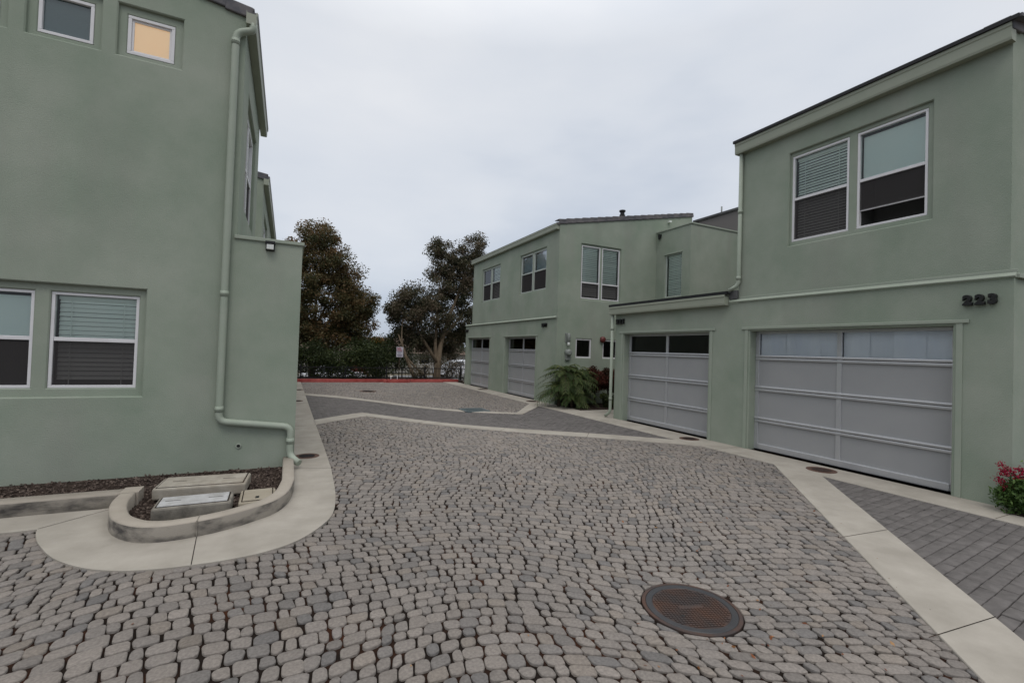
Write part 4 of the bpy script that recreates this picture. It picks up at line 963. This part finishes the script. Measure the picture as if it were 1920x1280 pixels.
# palm clump by the middle house
HEADS = [(7.66, 12.05, 1.0, 1.05), (7.9, 11.95, .80, .95), (7.48, 12.1, .50, .9), (8.15, 12.1, .98, .85), (7.72, 11.75, .28, .85), (8.0, 11.8, .36, .75), (7.7, 12.15, .5, .9)]
t = thing('palm_clump', (7.95, 11.95, .02), 'bushy green palm clump with arching fronds before the middle house', 'palm'); m_ = MB(); V = []; idx = []; sizes = []; tone = []; b = 0
for hx, hy, hz, sc in HEADS:
    limb(m_, [(hx+.02, hy, -.02), (hx, hy, hz*.6), (hx, hy, hz+.05)], .05, .035, 8)
    for k in range(42):
        az = RNG.random()*6.283; elv = RNG.uniform(.05, 1.35); L = RNG.uniform(.55, .80)*sc; h = Vector((math.cos(az), math.sin(az), 0)); side = Vector((-h.y, h.x, 0)); tb = RNG.normal(.35+.25*elv, .15); P0 = []
        for i in range(13):
            f = i/12; P0.append(Vector((hx, hy, hz))+h*(L*math.cos(elv)*f+.16*L*f*f)+Z*(L*math.sin(elv)*f-.62*L*f*f))
        m_.tube(P0[::3], .005, 4, cap=False)
        for i in range(2, 13):
            for sg in (-1, 1):
                d = (P0[i]-P0[i-1]).normalized(); l = RNG.uniform(.17, .25)*sc*(1-.45*abs(i/12-.45)); ld = (side*sg*.8+d*.75-Z*.12).normalized(); wd = d.cross(ld).cross(ld).normalized()*.010
                p0 = P0[i]; p1 = p0+ld*l*.55-Z*.02*l; p2 = p0+ld*l-Z*.30*l
                V += [p0-wd*.5, p0+wd*.5, p1+wd, p1-wd, p2]; idx += [b, b+1, b+2, b+3, b+3, b+2, b+4]; sizes += [4, 3]; q = tb+RNG.normal(0, .1); tone += [q, q]; b += 5
build('trunk', m_, M['barkdark'], t); fastmesh('fronds', [tuple(v) for v in V], sizes, idx, M['leaf_palm'], t, attrs=[('tone', 'FLOAT', np.clip(tone, 0, 1))])
shrub('russet_shrub', [(8.75, 12.05, .80, .34, .3, .34, 40), (9.15, 11.85, .85, .38, .35, .36, 44), (9.6, 11.75, .80, .35, .35, .38, 30)], M['leaf_red'], 'clipped russet shrub between the palm and the corner downspout', per=40, size=(.04, .08), spread=.09, bias=.2)
shrub('low_shrub', [(9.0, 11.45, .25, .35, .25, .22, 16), (9.45, 11.4, .22, .3, .25, .2, 14)], M['leaf_shrub'], 'low dark green shrub at the foot of the russet shrub', per=30, size=(.05, .1), spread=.09)
def zone_r():
    return RNG.uniform(7.64, 9.0), RNG.uniform(9.95, 10.5)
# flowering plant at the right edge
t = thing('flowering_plant', (7.5, 2.12, .02), 'bushy green plant with crimson flower heads at the right pillar', 'flower')
P, T = crown_points([(7.52, 2.12, .22, .17, .2, .2, 40), (7.55, 1.85, .26, .2, .2, .24, 36), (7.62, 2.0, .42, .15, .2, .16, 30), (7.46, 2.2, .2, .1, .12, .16, 30)], .075, 22); P[:, 2] = np.maximum(P[:, 2], .03); leaves('foliage', P, (.03, .065), T, M['leaf_green'], t, asp=.4)
m_ = MB(); heads = []
for (x, y, z) in ((7.36, 2.335, .545), (7.40, 2.30, .50), (7.42, 2.26, .47), (7.36, 2.33, .46), (7.40, 2.31, .43), (7.36, 2.36, .37), (7.38, 2.33, .35), (7.40, 2.33, .29), (7.46, 2.21, .505), (7.45, 2.17, .48), (7.42, 2.22, .42), (7.44, 2.18, .44), (7.42, 2.24, .30), (7.40, 2.04, .27), (7.5, 1.9, .5), (7.48, 1.75, .4)):
    heads.append((x, y, z)); limb(m_, [(7.52, 2.1, .1), ((x+7.52)/2, (y+2.1)/2, z*.7), (x, y, z)], .004, .003, 5)
build('stems', m_, M['leaf_green'], t)
m_ = None; C = []; 
for h in heads: C.append(np.array(h)+RNG.normal(size=(70, 3))*.020)
C = np.vstack(C); leaves('blooms', C, (.012, .024), RNG.normal(.5, .25, len(C)), M['bloom'], t, asp=.8)
shrub('ground_plant', [(7.9, 1.2, .2, .3, .4, .2, 22), (7.8, .4, .2, .3, .4, .2, 20)], M['leaf_green'], 'low green plants in the bed along the right edge', per=20, size=(.04, .08), spread=.08)

# ------------------------------------------------------------------ red kerb, sign, fence
mb = MB()
def rk(x0, x1, y, h=.135): kerbstrip(mb, [(x1, y), (x0, y)], [(x1, y+.16), (x0, y+.16)], h, z0=-.1, ch=.02); 
mb2 = mb
rk(-1.5, 4.02, 21.95); rk(4.22, 5.14, 21.70, .15); rk(5.34, 7.72, 21.95)
kerbstrip(mb, [(4.22, 21.70), (4.02, 21.95)], [(4.22, 21.86), (4.02, 22.11)], .142, z0=-.1, ch=.02); kerbstrip(mb, [(5.34, 21.95), (5.14, 21.70)], [(5.34, 22.11), (5.14, 21.86)], .142, z0=-.1, ch=.02)
mb.mi = [0]*len(mb.mi)
struct(build('red_kerb', mb, M['redpaint']))
mb = MB(); mb.prism([(-2, 22.08), (8, 22.08), (8, 24.9), (-2, 24.9)], -.3, .06)
tag(build('verge_soil', mb, M['mulch']), 'dark leaf litter under the trees behind the red kerb', 'soil', kind='stuff')
t = thing('parking_sign', (4.92, 22.6, .06), 'white parking sign with red lettering on a thin post behind the red kerb', 'sign')
q = MB(); q.tube([(4.92, 22.63, 0), (4.92, 22.63, 1.75)], .022, 8); build('post', q, M['barkdark'], t)
q = MB(); q.box(4.755, 5.085, 22.595, 22.603, 1.17, 1.655, .002); pn = build('panel', q, M['signwhite'], t)
put_text('lettering', 'NO', .12, (4.885, 22.5935, 1.575), (1, 0, 0), (0, -1, 0), .001, .002, M['signred'], pn)
put_text('lettering', 'PARKING', .062, (4.905, 22.5935, 1.485), (1, 0, 0), (0, -1, 0), .001, .001, M['signred'], pn)
q = MB()
for z, a, b in ((1.425, 4.79, 5.03), (1.345, 4.84, 4.98), (1.275, 4.80, 5.04), (1.225, 4.82, 5.02)): q.box(a, b, 22.592, 22.5945, z-.012, z+.012)
build('small_print', q, M['signink'], pn)
# two little marker stakes by the kerb bump
for i, (x, l) in enumerate(((4.42, 'short white stake behind the raised part of the red kerb, left of its pair'), (4.72, 'short white stake behind the raised part of the red kerb, right of its pair'))):
    q = MB(); q.tube([(x, 22.0, .05), (x, 22.0, .27)], .014, 8); q.lathe([(.02, .2), (.02, .22), (.005, .235)], (x, 22.0, .05), 8); tag(build('marker_stake', q, M['white'], loc=(x, 22, .05)), l, 'stake', 'marker stakes')
t = thing('iron_fence', (5.6, 23.0, 0), 'low black iron fence with thin pickets under the trees', 'fence')
q = MB(); q.box(-1.6, 12.5, 22.985, 23.015, .60, .64); q.box(-1.6, 12.5, 22.985, 23.015, .14, .17); build('rails', q, M['black'], t)
for i in range(8):
    x = -1.3+i*1.9; q = MB(); q.box(x-.03, x+.03, 22.97, 23.03, -.05, .70, .004); q.box(x-.038, x+.038, 22.962, 23.038, .70, .725, .006); build('post', q, M['black'], t)
q = MB()
for i in range(90):
    x = -1.5+i*.155; q.box(x-.007, x+.007, 22.993, 23.007, .16, .61)
build('pickets', q, M['black'], t)

# ------------------------------------------------------------------ street beyond
mb = MB()
mb.poly([(-200, 33.5, -1.30), (200, 33.5, -1.30), (200, 44, -1.30), (-200, 44, -1.30)], (0, 0, 1)); struct(build('street', mb, M['asphalt']))
mb = MB(); mb.box(-200, 200, 44, 46.2, -1.35, -1.17); mb.box(-200, 200, 31.8, 33.5, -1.35, -1.17); struct(build('pavement', mb, M['concrete']))
def car(x, y, z, rz, paint, label, suv=False, proto={}):
    key = suv
    prof_b = [(-2.2, .30), (-2.25, .55), (-2.15, .86), (-1.55, .93), (-.9, 1.38 if not suv else 1.62), (.15, 1.46 if not suv else 1.74), (.75, 1.42 if not suv else 1.74), (1.55, .98 if not suv else 1.66), (2.15, .92 if not suv else 1.0), (2.28, .62), (2.22, .30)]
    body = [(-2.2, .30), (-2.25, .55), (-2.15, .84), (-1.45, .92), (1.55, .98), (2.15, .93), (2.28, .62), (2.22, .30)]
    t = thing('parked_car', (x, y, z), label, 'car', 'cars parked on the street')
    def ext(m_, prof, w0, w1=None, inset=0):
        n = len(prof); a = [m_.vert((x+px, y-w0, z+pz)) for px, pz in prof]; b = [m_.vert((x+px, y+w0, z+pz)) for px, pz in prof]
        for i in range(n): m_.smooth = True; m_.face((a[i], a[(i+1) % n], b[(i+1) % n], b[i]))
        m_.smooth = False; m_.face(a[::-1]); m_.face(b)
    q = MB(); ext(q, body, .86); build('body', q, paint, t)
    cab = [p for p in prof_b[3:(8 if not suv else 9)]]
    q = MB(); n = len(cab); 
    def cv(px, pz, sgn): wv = .84-.22*(pz-.93)/.55 if not suv else .84-.12*(pz-.93)/.75; return q.vert((x+px, y+sgn*wv, z+pz))
    a = [cv(px, pz-.02 if pz < 1 else pz, -1) for px, pz in cab]; b = [cv(px, pz-.02 if pz < 1 else pz, 1) for px, pz in cab]
    for i in range(n-1): q.face((a[i], a[i+1], b[i+1], b[i]))
    q.face(a[::-1]); q.face(b); build('roof', q, paint, t)
    zt_ = (1.34 if not suv else 1.58)
    for sgn in (-1, 1):
        for x0, x1 in ((-1.05, -.08), (.0, .95 if not suv else .8)):
            q = MB(); pts_ = [(x0-(.18 if x0 < -.5 else 0), .98), (x1+(.22 if x1 > .5 else 0), .98), (x1-.05, zt_), (x0+(.22 if x0 < -.5 else 0), zt_)]
            q.poly([(x+px, y+sgn*((.84-.22*(pz-.93)/.55 if not suv else .84-.12*(pz-.93)/.75)+.006), z+pz) for px, pz in pts_], (0, sgn, 0)); build('side_window', q, M['carglass'], t)
    q = MB()
    (ax_, az_), (bx_, bz_) = cab[0], cab[1]; q.poly([(x+ax_+(bx_-ax_)*k-.012, y+s_*(.74-.12*k), z+az_+(bz_-az_)*k+.012) for k, s_ in ((.1, -1), (.1, 1), (.92, 1), (.92, -1))]); build('windscreen', q, M['carglass'], t)
    for wx in (-1.38, 1.38):
        for wy in (-.8, .8):
            q = MB(); q.lathe([(.2, -.1), (.31, -.1), (.33, -.07), (.33, .07), (.31, .1), (.2, .1)], (x+wx, y+wy, z+.33), 24, (0, 1, 0)); w_ = build('wheel', q, M['rubber'], t)
            q = MB(); q.lathe([(.2, -.105), (.17, -.085), (.05, -.09)], (x+wx, y+wy, z+.33), 20, (0, 1, 0)); q.lathe([(.2, .105), (.17, .085), (.05, .09)], (x+wx, y+wy, z+.33), 20, (0, 1, 0)); build('rim', q, M['chrome'], w_)
    for s_ in (-.6, .6): q = MB(); q.box(x-2.255, x-2.16, y+s_-.17, y+s_+.17, z+.62, z+.76, .02); build('headlight', q, M['lamplens'], t)
    t.rotation_euler[2] = rz
    return t
car(13.1, 36.4, -.70, 0, M['carpaint'], 'white sedan parked across the street left of the middle house')
car(3.1, 36.2, -1.30, 0, M['carpaint'], 'white car glimpsed low behind the dark shrubs on the left')
car(4.0, 41.5, -1.30, 0, M['carred'], 'red car glimpsed behind the shrubs by the left tree', suv=True)
car(18.6, 43.0, -.85, 0, M['carblue'], 'dark blue van on the far side of the street', suv=True)
mb = MB()   # raised roadside bay the sedan stands on
mb.box(8, 60, 34.6, 39, -1.29, -.705); mb.box(14, 60, 41.2, 44.9, -1.28, -.855); struct(build('parking_bay', mb, M['asphalt']))
def far_house(x0, x1, y, h, label, wallm, roofm):
    t = thing('far_building', ((x0+x1)/2, y, -1.2), label, 'building', 'low buildings across the street'); q = MB(); pl_ = YM(y); ops = []
    n = max(2, int((x1-x0)/3))
    for i in range(n): c = x0+(i+.5)*(x1-x0)/n; ops.append((c-.6, c+.6, -.2, 1.1, .08))
    wall(q, pl_, x0, x1, -1.2, h, ops=ops); wall(q, XM(x0), y, y+8, -1.2, h); wall(q, XP(x1), y, y+8, -1.2, h); wall(q, YP(y+8), x0, x1, -1.2, h); build('wall', q, wallm, t)
    for o in ops: window(t, pl_, o[0], o[1], o[2], o[3], None, .07, 'none', glass='glassdark')
    q = MB(); c = (y+4); v = [(x0-.5, y-.5, h), (x1+.5, y-.5, h), (x1+.5, y+8.5, h), (x0-.5, y+8.5, h), (x0+2, c, h+1.7), (x1-2, c, h+1.7)]
    for p in v: q.vert(p)
    for f in ((0, 1, 5, 4), (1, 2, 5), (2, 3, 4, 5), (3, 0, 4), (3, 2, 1, 0)): q.face(f)
    build('roof', q, roofm, t); return t
far_house(6, 19, 52, 1.0, 'pale low building with a brown roof across the street', M['paleplaster'], M['clay'])
far_house(24, 40, 54, 1.6, 'pale building with a dark roof farther right across the street', M['paleplaster'], M['roofdark'])
far_house(-12, 2, 53, 1.2, 'pale building hidden behind the left tree across the street', M['paleplaster'], M['clay'])
P = []; T = []
bl = []
for i in range(60): x = -90+i*4.2+RNG.normal(0, 1); bl.append((x, 95+RNG.normal(0, 8), .8+RNG.random()*1.6, 3.2, 2, 1.6+RNG.random(), 24))
P, T = crown_points(bl, .7, 6)
tag(leaves('far_trees', P, (.5, 1.0), T, M['leaf_far'], None), 'hazy line of far trees along the horizon', 'trees', kind='stuff')

# a little dry leaf litter in the joints and along the kerbs
P = []
for i in range(150):
    t_ = RNG.random()
    if i < 60: x = 3.4+t_*3.4; y = x-2.42+abs(RNG.normal(0, .10))
    elif i < 95: x, y = MH[0]+RNG.normal(0, .45), MH[1]-.35+RNG.normal(0, .35)
    else: x, y = RNG.uniform(-2, 6), RNG.uniform(1.2, 8)
    if math.hypot(x-MH[0], y-MH[1]) < .33 or not cob_region(x, y): continue
    P.append((x, y, dip(x, y)+.003))
dirs = RNG.normal(size=(len(P), 3)); dirs[:, 2] *= .1
tag(leaves('leaf_litter', P, (.015, .045), RNG.random(len(P)), leafmat('dry_leaves', ((0, (.12, .035, .015)), (.6, (.26, .10, .035)), (1, (.36, .22, .10))), .1), None, asp=.45, upbias=.8, dirs=dirs), 'scattered dry orange leaves lying on the cobbles', 'dry leaves', kind='stuff')
